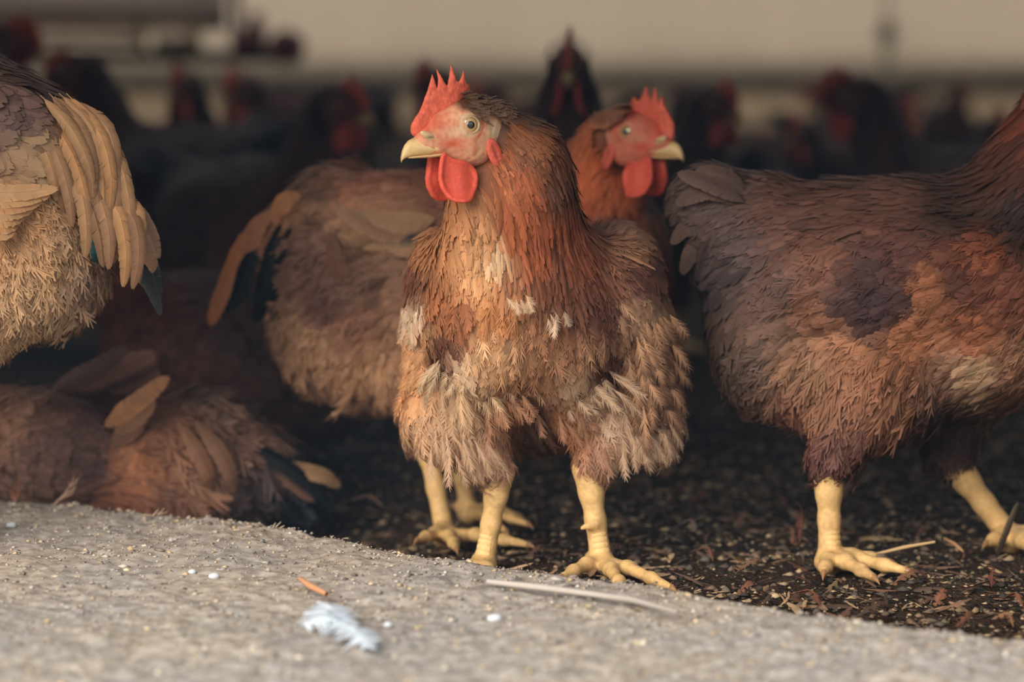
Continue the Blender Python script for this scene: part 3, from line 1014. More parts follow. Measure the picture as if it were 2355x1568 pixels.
ey = ey + (vnoise(np.stack([ex, 0 * ex, 0 * ex], 1), 30) - 0.5) * 0.012 + (vnoise(np.stack([ex, 0 * ex, 0 * ex], 1), 110) - 0.5) * 0.005
ex = np.concatenate([[-7.0, -3.0, -1.2], ex, [1.0, 3.0, 7.0]])
ey = np.concatenate([[ey[0] + 0.25] * 3, ey, [ey[-1] - 0.15] * 3])
rows = np.concatenate([[0.03, 0.012, 0.004], -np.linspace(0, 0.75, 170), [-0.9, -1.4, -2.4, -5.0]])
drop = np.concatenate([[-0.06, -0.022, -0.006], np.zeros(174)])
X = np.repeat(ex[:, None], len(rows), 1); Y = ey[:, None] + rows[None]
Zs = SILL_Z + sill_height(X.ravel(), Y.ravel()).reshape(X.shape) + drop[None]
i = np.arange(X.size).reshape(X.shape)
F = np.stack([i[:-1, :-1], i[:-1, 1:], i[1:, 1:], i[1:, :-1]], -1).reshape(-1, 4)
structure('trim_1', np.stack([X.ravel(), Y.ravel(), Zs.ravel()], 1), F, M_SILL, True)
# outside ground behind the camera
V, F = box((-30, -30, -0.25), (30, -2.0, 0.005))
structure('ground_outside', V, F, M_SILL)
# near wall with the pop hole the flock looks out of
WY0, WY1, HX0, HX1, HZ = 1.86, 2.00, -1.05, 0.47, 0.70
V, F = boxes(((-7, WY0, -0.2), (HX0, WY1, 2.6)), ((HX1, WY0, -0.2), (7, WY1, 2.6)), ((HX0, WY0, HZ), (HX1, WY1, 2.6)))
structure('wall_near', V, F, M_WALL)
V, F = box((-7.15, WY0, -0.2), (-7, 16.5, 2.6)); structure('wall_left', V, F, M_DARKWALL)
V, F = box((7, WY0, -0.2), (7.15, 16.5, 2.6)); structure('wall_right', V, F, M_DARKWALL)
SKY = [(5.0, 6.5), (7.9, 9.0), (11.0, 12.2), (13.4, 15.7)]     # unseen translucent roof openings, added to brighten the dark interior
yy = [WY0 - 0.25] + [q for s_ in SKY for q in s_] + [16.6]
V, F = boxes(*[((-7.3, yy[k], 2.6), (7.3, yy[k + 1], 2.7)) for k in range(0, len(yy), 2)]); structure('ceiling', V, F, M_ROOF)
m, n, l, b = mat_new('added_light_sheet')
tr = n.new('ShaderNodeBsdfTranslucent'); tr.inputs['Color'].default_value = (0.26, 0.40, 0.64, 1)
l.new(tr.outputs[0], n['Material Output'].inputs['Surface'])
M_SHEET = m
M_SHEET2 = m.copy(); M_SHEET2.name = 'added_bright_sheet'
for nd in M_SHEET2.node_tree.nodes:
    if nd.type == 'BSDF_TRANSLUCENT':
        nd.inputs['Color'].default_value = (0.78, 0.78, 0.76, 1)
for k, (a_, b_) in enumerate(SKY):
    cx = np.linspace(-7.3, 7.3, 90)
    cz = 2.65 + 0.02 * np.sin(cx * 18)
    V = np.concatenate([np.stack([cx, 0 * cx + a_ - 0.02, cz], 1), np.stack([cx, 0 * cx + b_ + 0.02, cz], 1)])
    F = np.stack([np.arange(89), np.arange(1, 90), 90 + np.arange(1, 90), 90 + np.arange(89)], 1)
    structure('window_%d' % (k + 2), V, F, M_SHEET2 if k in (0, 3) else M_SHEET, True)  # unseen sheets, added to let fill light in from above
# far side: dwarf wall, grey rail board and translucent curtain
YB = 16.0
zb = lambda py: float(U(1177, py, YB)[2])
M_DWARF = mat_plain('limewashed_dwarf_wall', (240, 218, 190), 0.9, 0.2, 0.12, 2.5)
M_RAIL = mat_plain('grey_board', (190, 182, 170), 0.9, 0.2, 0.15, 3)
V, F = box((-7, YB, -0.2), (7, YB + 0.15, zb(205))); structure('wall_far', V, F, M_DWARF)
V, F = box((-7, YB - 0.02, zb(205)), (7, YB + 0.15, zb(140))); structure('trim_2', V, F, M_RAIL)
V, F = box((-7, YB, 2.15), (7, YB + 0.15, 2.6)); structure('trim_3', V, F, M_DARKWALL)
m, n, l, b = mat_new('curtain_fabric')
tr = n.new('ShaderNodeBsdfTranslucent'); tr.inputs['Color'].default_value = (*lin((238, 216, 196)), 1)
b.inputs['Base Color'].default_value = (*lin((170, 150, 124)), 1); b.inputs['Roughness'].default_value = 0.9
ms = n.new('ShaderNodeMixShader'); ms.inputs[0].default_value = 0.6
l.new(b.outputs[0], ms.inputs[1]); l.new(tr.outputs[0], ms.inputs[2]); l.new(ms.outputs[0], n['Material Output'].inputs['Surface'])
M_CURTAIN = m
nx = 240
cx = np.linspace(-7, 7, nx)
cy = YB + 0.06 + 0.02 * np.sin(cx * 5.1) + 0.012 * np.sin(cx * 13.7)
V = np.concatenate([np.stack([cx, cy, np.full(nx, zb(142))], 1), np.stack([cx, cy, np.full(nx, 2.2)], 1)])
F = np.stack([np.arange(nx - 1), np.arange(1, nx), nx + np.arange(1, nx), nx + np.arange(nx - 1)], 1)
structure('window_1', V, F, M_CURTAIN, True)
# ------------------------------------------------------------------ the hen in front
FT = 0.010   # feather coat thickness taken off the silhouette
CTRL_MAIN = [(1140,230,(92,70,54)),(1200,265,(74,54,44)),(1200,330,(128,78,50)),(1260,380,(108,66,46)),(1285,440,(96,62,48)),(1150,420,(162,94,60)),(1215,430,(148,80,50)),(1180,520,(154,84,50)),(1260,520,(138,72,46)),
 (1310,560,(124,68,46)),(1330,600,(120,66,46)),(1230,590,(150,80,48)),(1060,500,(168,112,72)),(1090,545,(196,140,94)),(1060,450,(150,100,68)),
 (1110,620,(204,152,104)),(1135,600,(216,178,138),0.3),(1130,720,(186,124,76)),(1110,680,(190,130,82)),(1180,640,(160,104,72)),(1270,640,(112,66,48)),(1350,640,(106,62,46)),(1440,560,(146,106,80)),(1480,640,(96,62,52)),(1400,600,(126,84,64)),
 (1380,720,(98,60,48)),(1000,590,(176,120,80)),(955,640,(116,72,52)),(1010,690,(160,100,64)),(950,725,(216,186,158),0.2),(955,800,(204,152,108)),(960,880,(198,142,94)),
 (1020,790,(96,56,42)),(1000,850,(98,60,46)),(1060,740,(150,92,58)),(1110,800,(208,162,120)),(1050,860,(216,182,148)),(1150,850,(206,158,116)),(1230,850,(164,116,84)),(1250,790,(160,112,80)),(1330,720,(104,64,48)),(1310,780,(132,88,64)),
 (1350,810,(170,126,94)),(1390,860,(98,62,50)),(1330,900,(202,166,134)),(1290,960,(156,104,76)),(1330,1000,(170,118,86)),(1220,960,(84,62,56)),(1235,1030,(120,92,80)),(1050,960,(208,170,134)),(1100,1040,(204,164,134)),(1000,980,(206,164,128)),  # darker points between the thighs paint in the shade of the gap
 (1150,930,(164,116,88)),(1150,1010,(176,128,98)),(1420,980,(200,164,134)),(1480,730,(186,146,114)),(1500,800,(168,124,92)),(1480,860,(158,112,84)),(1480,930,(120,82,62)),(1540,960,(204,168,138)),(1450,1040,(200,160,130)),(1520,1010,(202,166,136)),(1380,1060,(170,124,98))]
def main_hen():
    rootloc = np.array([*U(1270, 1320, 2.37)[:2], 0.0])
    root = empty('hen', rootloc, 'russet hen in sharp focus facing out over the sill, head turned left', 'hen')
    m = U
    T = head_frame(U(1082, 287, 2.268), math.pi + math.radians(28), 0.0, 1)
    b = Body(0.022)
    add_face(b, T, net=False)
    b.C(m(1150, 300, 2.302), 0.018, m(1212, 362, 2.312), 0.026, 'nape')
    b.C(m(1212, 362, 2.312), 0.026, m(1192, 455, 2.325), 0.042, 'hackle', flow=(0.05, 0, -1))
    b.C(m(1192, 455, 2.325), 0.042, m(1200, 570, 2.345), 0.052, 'hackle', flow=(0.10, 0, -1))
    b.C(m(1125, 395, 2.306), 0.014, m(1100, 440, 2.307), 0.018, 'throat', flow=(0, -0.1, -1))
    b.C(m(1100, 440, 2.307), 0.018, m(1090, 560, 2.303), 0.026, 'throat', flow=(0, -0.1, -1))
    b.E(m(1150, 690, 2.345), (0.064, 0.066, 0.080), (0.0, -0.15, -1), 'breast')
    b.E(m(1095, 720, 2.325), (0.030, 0.040, 0.062), (0.1, -0.15, -1), 'breast')
    b.E(m(1290, 720, 2.36), (0.052, 0.062, 0.072), (0.35, 0.1, -0.9), 'breast')
    b.E(m(1250, 760, 2.43), (0.086, 0.10, 0.088), (0.2, 0.4, -0.9), 'breast')
    b.E(m(1430, 670, 2.42), (0.036, 0.09, 0.058), (0.5, 0.5, -0.55), 'wing')
    b.E(m(1005, 680, 2.40), (0.024, 0.065, 0.060), (-0.15, 0.3, -0.9), 'wing')
    b.E(m(1485, 830, 2.43), (0.024, 0.075, 0.050), (0.75, 0.5, -0.25), 'wing')
    b.E(m(975, 820, 2.42), (0.015, 0.055, 0.050), (-0.1, 0.4, -0.9), 'wing')
    b.C(m(1055, 925, 2.385), 0.037, m(1130, 1068, 2.372), 0.014, 'thigh', flow=(0.12, -0.1, -1))
    b.E(m(1010, 960, 2.385), (0.028, 0.035, 0.032), (0.1, -0.1, -1), 'thigh')
    b.C(m(1430, 930, 2.40), 0.040, m(1362, 1062, 2.37), 0.014, 'thigh', flow=(0.25, -0.1, -1))
    b.E(m(1490, 970, 2.40), (0.026, 0.035, 0.028), (0.5, -0.05, -0.7), 'thigh')
    b.E(m(1335, 900, 2.385), (0.034, 0.034, 0.036), (0.3, -0.2, -0.9), 'thigh')
    b.E(m(1240, 920, 2.47), (0.065, 0.07, 0.040), (0, 0.3, -0.8), 'fluff')
    b.E(m(1350, 760, 2.50), (0.062, 0.055, 0.072), (0.4, 0.8, -0.3), 'back')
    b.C(m(1385, 690, 2.50), 0.038, m(1440, 660, 2.565), 0.018, 'back')
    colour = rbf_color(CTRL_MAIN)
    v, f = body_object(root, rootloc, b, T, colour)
    hf = face_body(T)
    hv = T[0] + (FACE_V * T[2]) @ T[1].T
    V2, F2, _ = merge([(v, f, v), (hv, FACE_F, hv)])
    pl = plume(b, V2, F2, colour, keep=keep_fn(T), gain=1.0, Kmul=0.76)
    pl['hackle'] = merge([pl['hackle'], ruff(b, T, colour)])
    add_plumage(root, rootloc, pl)
    head_parts(root, T, rootloc)
    leg(root, rootloc, m(1150, 1085, 2.372), U(1112, 1302, 2.375), [G(1085, 1345, 0.006) , G(1140, 1352, 0.006), G(1030, 1335, 0.006), G(1095, 1290, 0.004)], front=(-0.5, -1, 0))
    leg(root, rootloc, m(1352, 1078, 2.37), U(1384, 1296, 2.37), [G(1292, 1328, 0.006), G(1440, 1362, 0.007), G(1545, 1352, 0.006), G(1350, 1290, 0.006)], r=0.009,
        spur=(U(1365, 1205, 2.36), U(1338, 1214, 2.355)), front=(0.15, -1, 0))
    # stacked flight feathers of the wing seen edge-on, pale above and dark below
    def bar(pts, dirv, nn, cnt, L, W, c0, c1, name, jit=0.0012):
        """one row of overlapping covert feathers along a curve"""
        pts = np.array(pts)
        u = np.linspace(0, 1, cnt) + rng.normal(0, 0.02, cnt)
        w = np.clip(u, 0, 1)[:, None]
        P = pts[0] * (1 - w) ** 2 + 2 * pts[1] * w * (1 - w) + pts[2] * w ** 2 + rng.normal(0, 1, (cnt, 3)) * np.array([jit, 0.0012, jit])
        D = nrm(np.array(dirv)[None] + rng.normal(0, 0.14, (cnt, 3)) + np.array([0.5, 0.35, 0.25]) * (w - 0.3) * np.sign(dirv[0] + 1e-6))
        N = nrm(np.array(nn)[None] + np.array([0.9, 0.2, 0]) * (w - 0.5) * np.sign(dirv[0] + 1e-6))
        Ls = L * np.exp(rng.normal(0, 0.12, cnt))
        C = np.stack([P + D * (Ls * q)[:, None] + N * (Ls * (0.10 * q - 0.20 * q * q))[:, None] for q in np.linspace(0, 1, 5)], 1)
        NN = np.repeat(N[:, None], 5, 1)
        cc = np.repeat(lin(c0)[None], cnt, 0) * np.exp(rng.normal(0, 0.08, cnt))[:, None]
        ct = np.repeat(lin(c1)[None], cnt, 0)
        V, F, Cl = make_feathers(C, NN, np.full(cnt, W), cc, ct, K=18, fray=0.42, tipw=0.12, midw=0.7, prof=(0.5, 2.4), sweep=0.45, splay=0.3, var=0.05)
        obj(name, mesh_np(name, V - rootloc, F, Cl), M_FEATHER, root, kind='stuff')
    bar([U(1176, 680, 2.262), U(1188, 684, 2.262), U(1202, 690, 2.264)], (0.35, 0.0, -0.8), (0.1, -1, 0.2), 6, 0.012, 0.0034, (200, 166, 134), (212, 184, 154), 'pale_tuft', 0.0035)
    bar([U(1262, 715, 2.280), U(1272, 718, 2.280), U(1284, 722, 2.284)], (0.15, 0.0, -0.9), (0.1, -1, 0.2), 6, 0.013, 0.0034, (198, 166, 138), (210, 184, 156), 'pale_tuft', 0.0035)
    for k in range(-1, 4):
        y0 = 880 - k * 47
        bar([U(1430 + 3 * (5 - k), y0 - 24, 2.352 - 0.002 * k), U(1495, y0 + 4, 2.328 - 0.002 * k), U(1545 - 3 * abs(k - 2), y0 - 18, 2.372)], (0.22, 0.05, -0.95), (0.1, -1, 0.2), 17, 0.029, 0.0060, (182, 138, 106), (46, 26, 24), 'wing_feathers')
    for k in range(6):
        y0 = 880 - k * 34
        c = [(204, 150, 104), (206, 150, 102), (214, 160, 114), (206, 152, 108), (216, 180, 146), (218, 190, 162)][k]
        bar([U(1004, y0 - 16, 2.360 - 0.002 * k), U(968, y0 - 2, 2.345 - 0.002 * k), U(950, y0 - 8, 2.378)], (-0.15, 0.0, -0.95), (-0.2, -1, 0.2), 9, 0.025, 0.0062, c, tuple(int(q * 0.8) for q in c), 'wing_feathers')
    # long pale wisps over the thighs and under the breast
    for (x0, y0), (x1, y1), (x2, y2), dv, Yw, cnt, L, c in (((1000, 835), (1070, 815), (1150, 800), (-0.25, -0.1, -0.8), 2.305, 12, 0.034, (218, 184, 148)), ((1040, 880), (1100, 860), (1170, 850), (0.2, -0.1, -0.9), 2.312, 10, 0.036, (214, 176, 136)),
                                                            ((1290, 880), (1340, 862), (1405, 866), (0.5, -0.1, -0.7), 2.330, 11, 0.032, (208, 174, 142)), ((1270, 930), (1310, 920), (1350, 930), (0.35, -0.1, -0.9), 2.345, 8, 0.030, (176, 126, 96)),
                                                            ((1000, 1000), (1050, 990), (1110, 1000), (0.1, -0.1, -0.9), 2.330, 10, 0.036, (206, 168, 136)), ((1400, 1000), (1460, 985), (1530, 975), (0.25, -0.05, -0.9), 2.352, 12, 0.034, (204, 168, 138)), ((1120, 920), (1150, 910), (1180, 915), (0.5, -0.2, -0.9), 2.318, 6, 0.030, (182, 132, 98))):
        bar([U(x0, y0, Yw + 0.012), U(x1, y1, Yw), U(x2, y2, Yw + 0.006)], dv, (0.05, -1, 0.25), int(cnt * 1.5), L * 0.85, 0.0042, tuple(int(q * 0.93) for q in c), tuple(int(q * 0.93) for q in c), 'downy_wisps', 0.0055)
    return root
main_hen()
# ------------------------------------------------------------------ the other near hens
def second_hen():
    """stands behind the front hen facing right; tail hangs at the left"""
    Yc = 2.71
    rootloc = np.array([*U(1010, 1230, 2.62)[:2], 0.0])
    root = empty('hen', rootloc, 'hen behind the front one, head looking right, buff rump and drooping tail left', 'hen')
    T = head_frame(U(1440, 303, 2.63), math.radians(-38), math.radians(2), -1, 0.98)
    m = lambda x, y, dy=0.0: U(x, y, Yc + dy)
    b = Body(0.025)
    add_face(b, T, net=False)
    b.C(U(1385, 320, 2.665), 0.020, m(1365, 400, -0.02), 0.032, 'nape')
    b.C(m(1365, 400), 0.032, m(1375, 520), 0.050, 'hackle')
    b.C(m(1420, 440, -0.02), 0.018, m(1430, 560, -0.02), 0.034, 'hackle', flow=(0.1, 0, -1))
    b.E(m(1360, 640), (0.075, 0.075, 0.095), (-0.2, 0, -1), 'breast')
    b.E(m(1080, 640), (0.135, 0.080, 0.098), (-1, 0, -0.25), 'back')
    b.E(m(840, 660), (0.095, 0.078, 0.100), (-0.9, 0, -0.55), 'fluff')
    b.E(m(850, 800), (0.080, 0.074, 0.048), (-0.2, -0.1, -1), 'fluff')
    b.E(m(1000, 830), (0.09, 0.074, 0.046), (-0.1, -0.1, -1), 'fluff')
    b.E(m(960, 480, -0.045), (0.095, 0.036, 0.036), (-1, 0, -0.12), 'wing')
    b.C(m(760, 500), 0.050, m(670, 545), 0.034, 'back', flow=(-0.9, 0, -0.6))
    b.C(m(985, 880, -0.07), 0.036, m(970, 985, -0.11), 0.014, 'thigh', flow=(0, 0, -1))
    b.C(m(1080, 880, 0.03), 0.036, m(1050, 1000, -0.03), 0.014, 'thigh', flow=(0, 0, -1))
    ctrl = [(700,420,(125,91,71)),(850,420,(147,98,76)),(1000,400,(125,82,64)),(850,520,(170,129,96)),(720,560,(134,98,80)),(660,470,(156,112,80)),(800,640,(134,98,82)),(760,700,(123,85,73)),(900,650,(150,112,89)),
            (700,800,(190,145,109)),(850,850,(201,154,116)),(900,900,(192,145,112)),(950,760,(168,125,98)),(740,780,(197,152,116)),(800,760,(168,120,94)),(1450,520,(123,69,51)),(1330,420,(190,98,58)),(1330,330,(168,94,60)),(1400,250,(125,82,60)),(1420,430,(179,94,58)),(1500,500,(112,71,58)),(1350,560,(123,78,60))]
    colour = rbf_color(ctrl)
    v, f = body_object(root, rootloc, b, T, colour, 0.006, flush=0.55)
    hv = T[0] + (FACE_V * T[2]) @ T[1].T
    V2, F2, _ = merge([(v, f, v), (hv, FACE_F, hv)])
    kd = {'fluff': dict(K=12), 'wing': dict(dens=12000, L=0.048, W=0.010, K=14), 'back': dict(dens=20000, K=12, W=0.007)}
    add_plumage(root, rootloc, plume(b, V2, F2, colour, keep=keep_fn(T), kinds=kd, Kmul=0.56, seg=1))
    V, F, C = ruff(b, T, colour)
    obj('neck_ruff', mesh_np('neck_ruff', V - rootloc, F, C), M_FEATHER, root, kind='stuff')
    head_parts(root, T, rootloc, comb=ME_COMB_B, lid=False)
    a1 = U(1025, 1232, 2.545)
    leg(root, rootloc, U(975, 985, 2.57), a1, [G(960, 1243, 0.008), G(1050, 1262, 0.006), G(1215, 1252, 0.006), G(1000, 1225, 0.006)], r=0.0088, scutes=False, h=0.002)
    a2 = U(1080, 1178, 2.66)
    leg(root, rootloc, U(1040, 1000, 2.66), a2, [G(1215, 1205, 0.008), G(1165, 1222, 0.006), G(1190, 1185, 0.006), G(1050, 1165, 0.006)], r=0.0080, scutes=False, h=0.002)
    # wing tip and tail
    for k, (x0, y0, x1, y1) in enumerate([(1010, 500, 800, 492), (1010, 530, 830, 520), (1000, 555, 870, 545), (1000, 520, 770, 478)]):
        quill('wing_feather', [m(x0, y0, -0.085), m((x0 + x1) / 2, y0 + 12, -0.088), m(x1, y1, -0.078)], (0, -1, 0.25), 0.0095, [(160, 124, 94), (54, 48, 50), (166, 126, 92), (140, 100, 76)][k], (176, 140, 108), root, K=18, origin=rootloc)
    tails = [((640, 470), (560, 560), (505, 690), (482, 745), (178, 116, 78)), ((660, 500), (600, 570), (560, 640), (530, 690), (150, 100, 74)), ((650, 500), (620, 600), (600, 690), (590, 740), (20, 23, 26)),
             ((670, 510), (650, 610), (635, 690), (630, 745), (18, 21, 24)), ((690, 520), (680, 610), (665, 700), (650, 760), (22, 25, 28)), ((640, 480), (590, 520), (570, 590), (560, 640), (168, 116, 82)),
             ((700, 450), (655, 460), (640, 500), (665, 530), (176, 122, 84)), ((720, 520), (730, 620), (700, 700), (640, 770), (120, 84, 70)), ((760, 520), (770, 600), (790, 660), (780, 690), (122, 84, 66)), ((620, 520), (570, 610), (545, 680), (500, 720), (24, 27, 30))]
    for k, (p0, p1, p2, p3, c) in enumerate(tails):
        dy = -0.03 - 0.006 * (k % 4) if k not in (8,) else -0.08
        quill('tail_feather', [m(*p0, dy), m(*p1, dy - 0.004), m(*p2, dy), m(*p3, dy + 0.01)], (-0.25, -1, 0.2), 0.0085, c, tuple(min(255, int(q * 1.15)) for q in c), root, K=20, origin=rootloc)
    return root
def right_hen():
    Yc = 2.46
    rootloc = np.array([*U(2050, 1290, 2.45)[:2], 0.0])
    root = empty('hen', rootloc, 'dark red-brown hen striding right at the right edge, head out of frame', 'hen')
    T = head_frame(U(2500, 200, 2.42), math.radians(-12), 0.0, -1, 1.0)
    m = lambda x, y, dy=0.0: U(x, y, Yc + dy)
    b = Body(0.025)
    add_face(b, T, net=False)
    b.C(m(2455, 225), 0.020, m(2420, 320), 0.036, 'nape')
    b.C(m(2420, 320), 0.036, m(2370, 470), 0.056, 'hackle', flow=(-0.5, 0, -1))
    b.C(m(2370, 470), 0.056, m(2300, 560), 0.060, 'hackle', flow=(-0.8, 0, -0.7))
    b.E(m(2330, 650), (0.075, 0.082, 0.090), (-0.3, 0, -1), 'breast')
    b.E(m(2080, 640), (0.125, 0.092, 0.088), (-1, 0, -0.1), 'back')
    b.E(m(1870, 660), (0.092, 0.082, 0.088), (-0.9, 0, -0.45), 'back')
    b.E(m(1800, 790), (0.060, 0.070, 0.060), (-0.5, 0, -0.9), 'fluff')
    b.E(m(2000, 850, -0.01), (0.090, 0.078, 0.060), (-0.4, -0.1, -0.8), 'fluff')
    b.E(m(2080, 650, -0.075), (0.105, 0.026, 0.046), (-0.85, 0, -0.5), 'wing')
    b.E(m(2240, 800, -0.03), (0.060, 0.060, 0.046), (-0.8, 0, -0.4), 'breast')
    b.C(m(1700, 520), 0.054, m(1630, 470), 0.036, 'back', flow=(-0.9, 0, -0.45))
    b.C(m(1990, 900, -0.055), 0.052, m(1912, 1048, -0.075), 0.017, 'thigh', flow=(-0.3, -0.1, -1))
    b.C(m(2190, 900, 0.05), 0.042, m(2185, 1030, 0.05), 0.020, 'thigh', flow=(0, 0, -1))
    b.E(m(2260, 870, 0.02), (0.05, 0.05, 0.02), (-0.3, -0.1, -0.8), 'fluff')
    ctrl = [(1620,480,(88,68,63)),(1700,560,(77,59,58)),(1640,430,(84,66,61)),(1800,520,(103,70,59)),(1900,480,(96,65,54)),(2050,480,(95,63,52)),(2200,500,(63,45,40)),(2320,400,(73,42,33)),(2380,300,(114,58,38)),(2330,500,(52,38,35)),(1650,640,(73,59,58)),  # dark coat colours, with some shade painted in over the upper parts
            (1780,680,(91,66,58)),(1900,620,(112,73,58)),(2000,650,(61,40,40)),(2080,600,(84,51,44)),(2050,690,(63,42,42)),(1950,690,(70,47,44)),(2150,650,(140,88,59),0.5),(2210,640,(79,47,38)),(2250,580,(128,73,52)),(2300,680,(110,65,49)),(2000,720,(58,38,40)),(1880,720,(119,79,59)),
            (1800,760,(107,79,65)),(1720,830,(98,77,66)),(1850,830,(139,100,75)),(1950,800,(149,102,73)),(2100,780,(147,95,65)),(2250,760,(139,84,58)),(2000,880,(153,103,75)),(1900,950,(140,96,72)),(2050,950,(137,93,68)),
            (1900,1030,(96,61,52)),(1960,1040,(98,63,52)),(2180,880,(123,88,70)),(2250,870,(172,139,109)),(2170,980,(86,59,52)),(2330,860,(161,117,91)),(2200,1030,(80,54,49))]
    colour = rbf_color(ctrl)
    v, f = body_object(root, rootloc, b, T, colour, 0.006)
    hv = T[0] + (FACE_V * T[2]) @ T[1].T
    V2, F2, _ = merge([(v, f, v), (hv, FACE_F, hv)])
    kd = {'back': dict(L=0.05), 'wing': dict(L=0.034), 'thigh': dict(K=14), 'fluff': dict(K=14)}
    add_plumage(root, rootloc, plume(b, V2, F2, colour, keep=keep_fn(T), kinds=kd, Kmul=0.56, seg=1))
    head_parts(root, T, rootloc)
    leg(root, rootloc, U(1906, 1082, 2.385), U(1908, 1288, 2.385), [G(2085, 1312, 0.008), G(2010, 1328, 0.006), G(2040, 1290, 0.006), G(1895, 1318, 0.006)], r=0.0096, front=(0.35, -1, 0))
    leg(root, rootloc, U(2190, 1062, 2.51), U(2325, 1238, 2.51), [G(2440, 1262, 0.006), G(2400, 1280, 0.006), G(2430, 1235, 0.006), G(2270, 1250, 0.006)], r=0.0105, scutes=False, front=(0.7, -1, 0))
    tails = [((1720, 470), (1650, 430), (1600, 410), (1560, 398)), ((1720, 480), (1640, 440), (1590, 450), (1555, 470)), ((1730, 460), (1680, 410), (1640, 395), (1600, 392)), ((1720, 500), (1640, 490), (1580, 520), (1545, 560)), ((1720, 520), (1640, 530), (1590, 580), (1570, 630)), ((1725, 470), (1660, 420), (1620, 402), (1575, 415)), ((1725, 490), (1650, 460), (1600, 480), (1560, 515)), ((1740, 450), (1700, 412), (1670, 400), (1640, 402)), ((1730, 540), (1660, 560), (1620, 600), (1590, 650))]
    for k, p in enumerate(tails):
        quill('tail_feather', [m(*p[0], 0.007 * k - 0.05), m(*p[1], 0.007 * k - 0.052), m(*p[2], 0.007 * k - 0.05), m(*p[3], 0.007 * k - 0.045)], (0.1, -1, 0.5), 0.0072, (84, 64, 60), (104, 80, 68), root, K=20, origin=rootloc)
    for k in range(3):
        x0, y0 = 1990 - k * 6, 690 + k * 17
        quill('wing_feather', [m(x0 + 10, y0 - 24, -0.080), m(x0 - 60, y0 + 2, -0.096), m(x0 - 190 + k * 34, y0 + 8 + k * 6, -0.086)], (0, -1, 0.25), 0.0040, (122, 82, 64), (140, 96, 74), root, K=18, origin=rootloc)
    return root
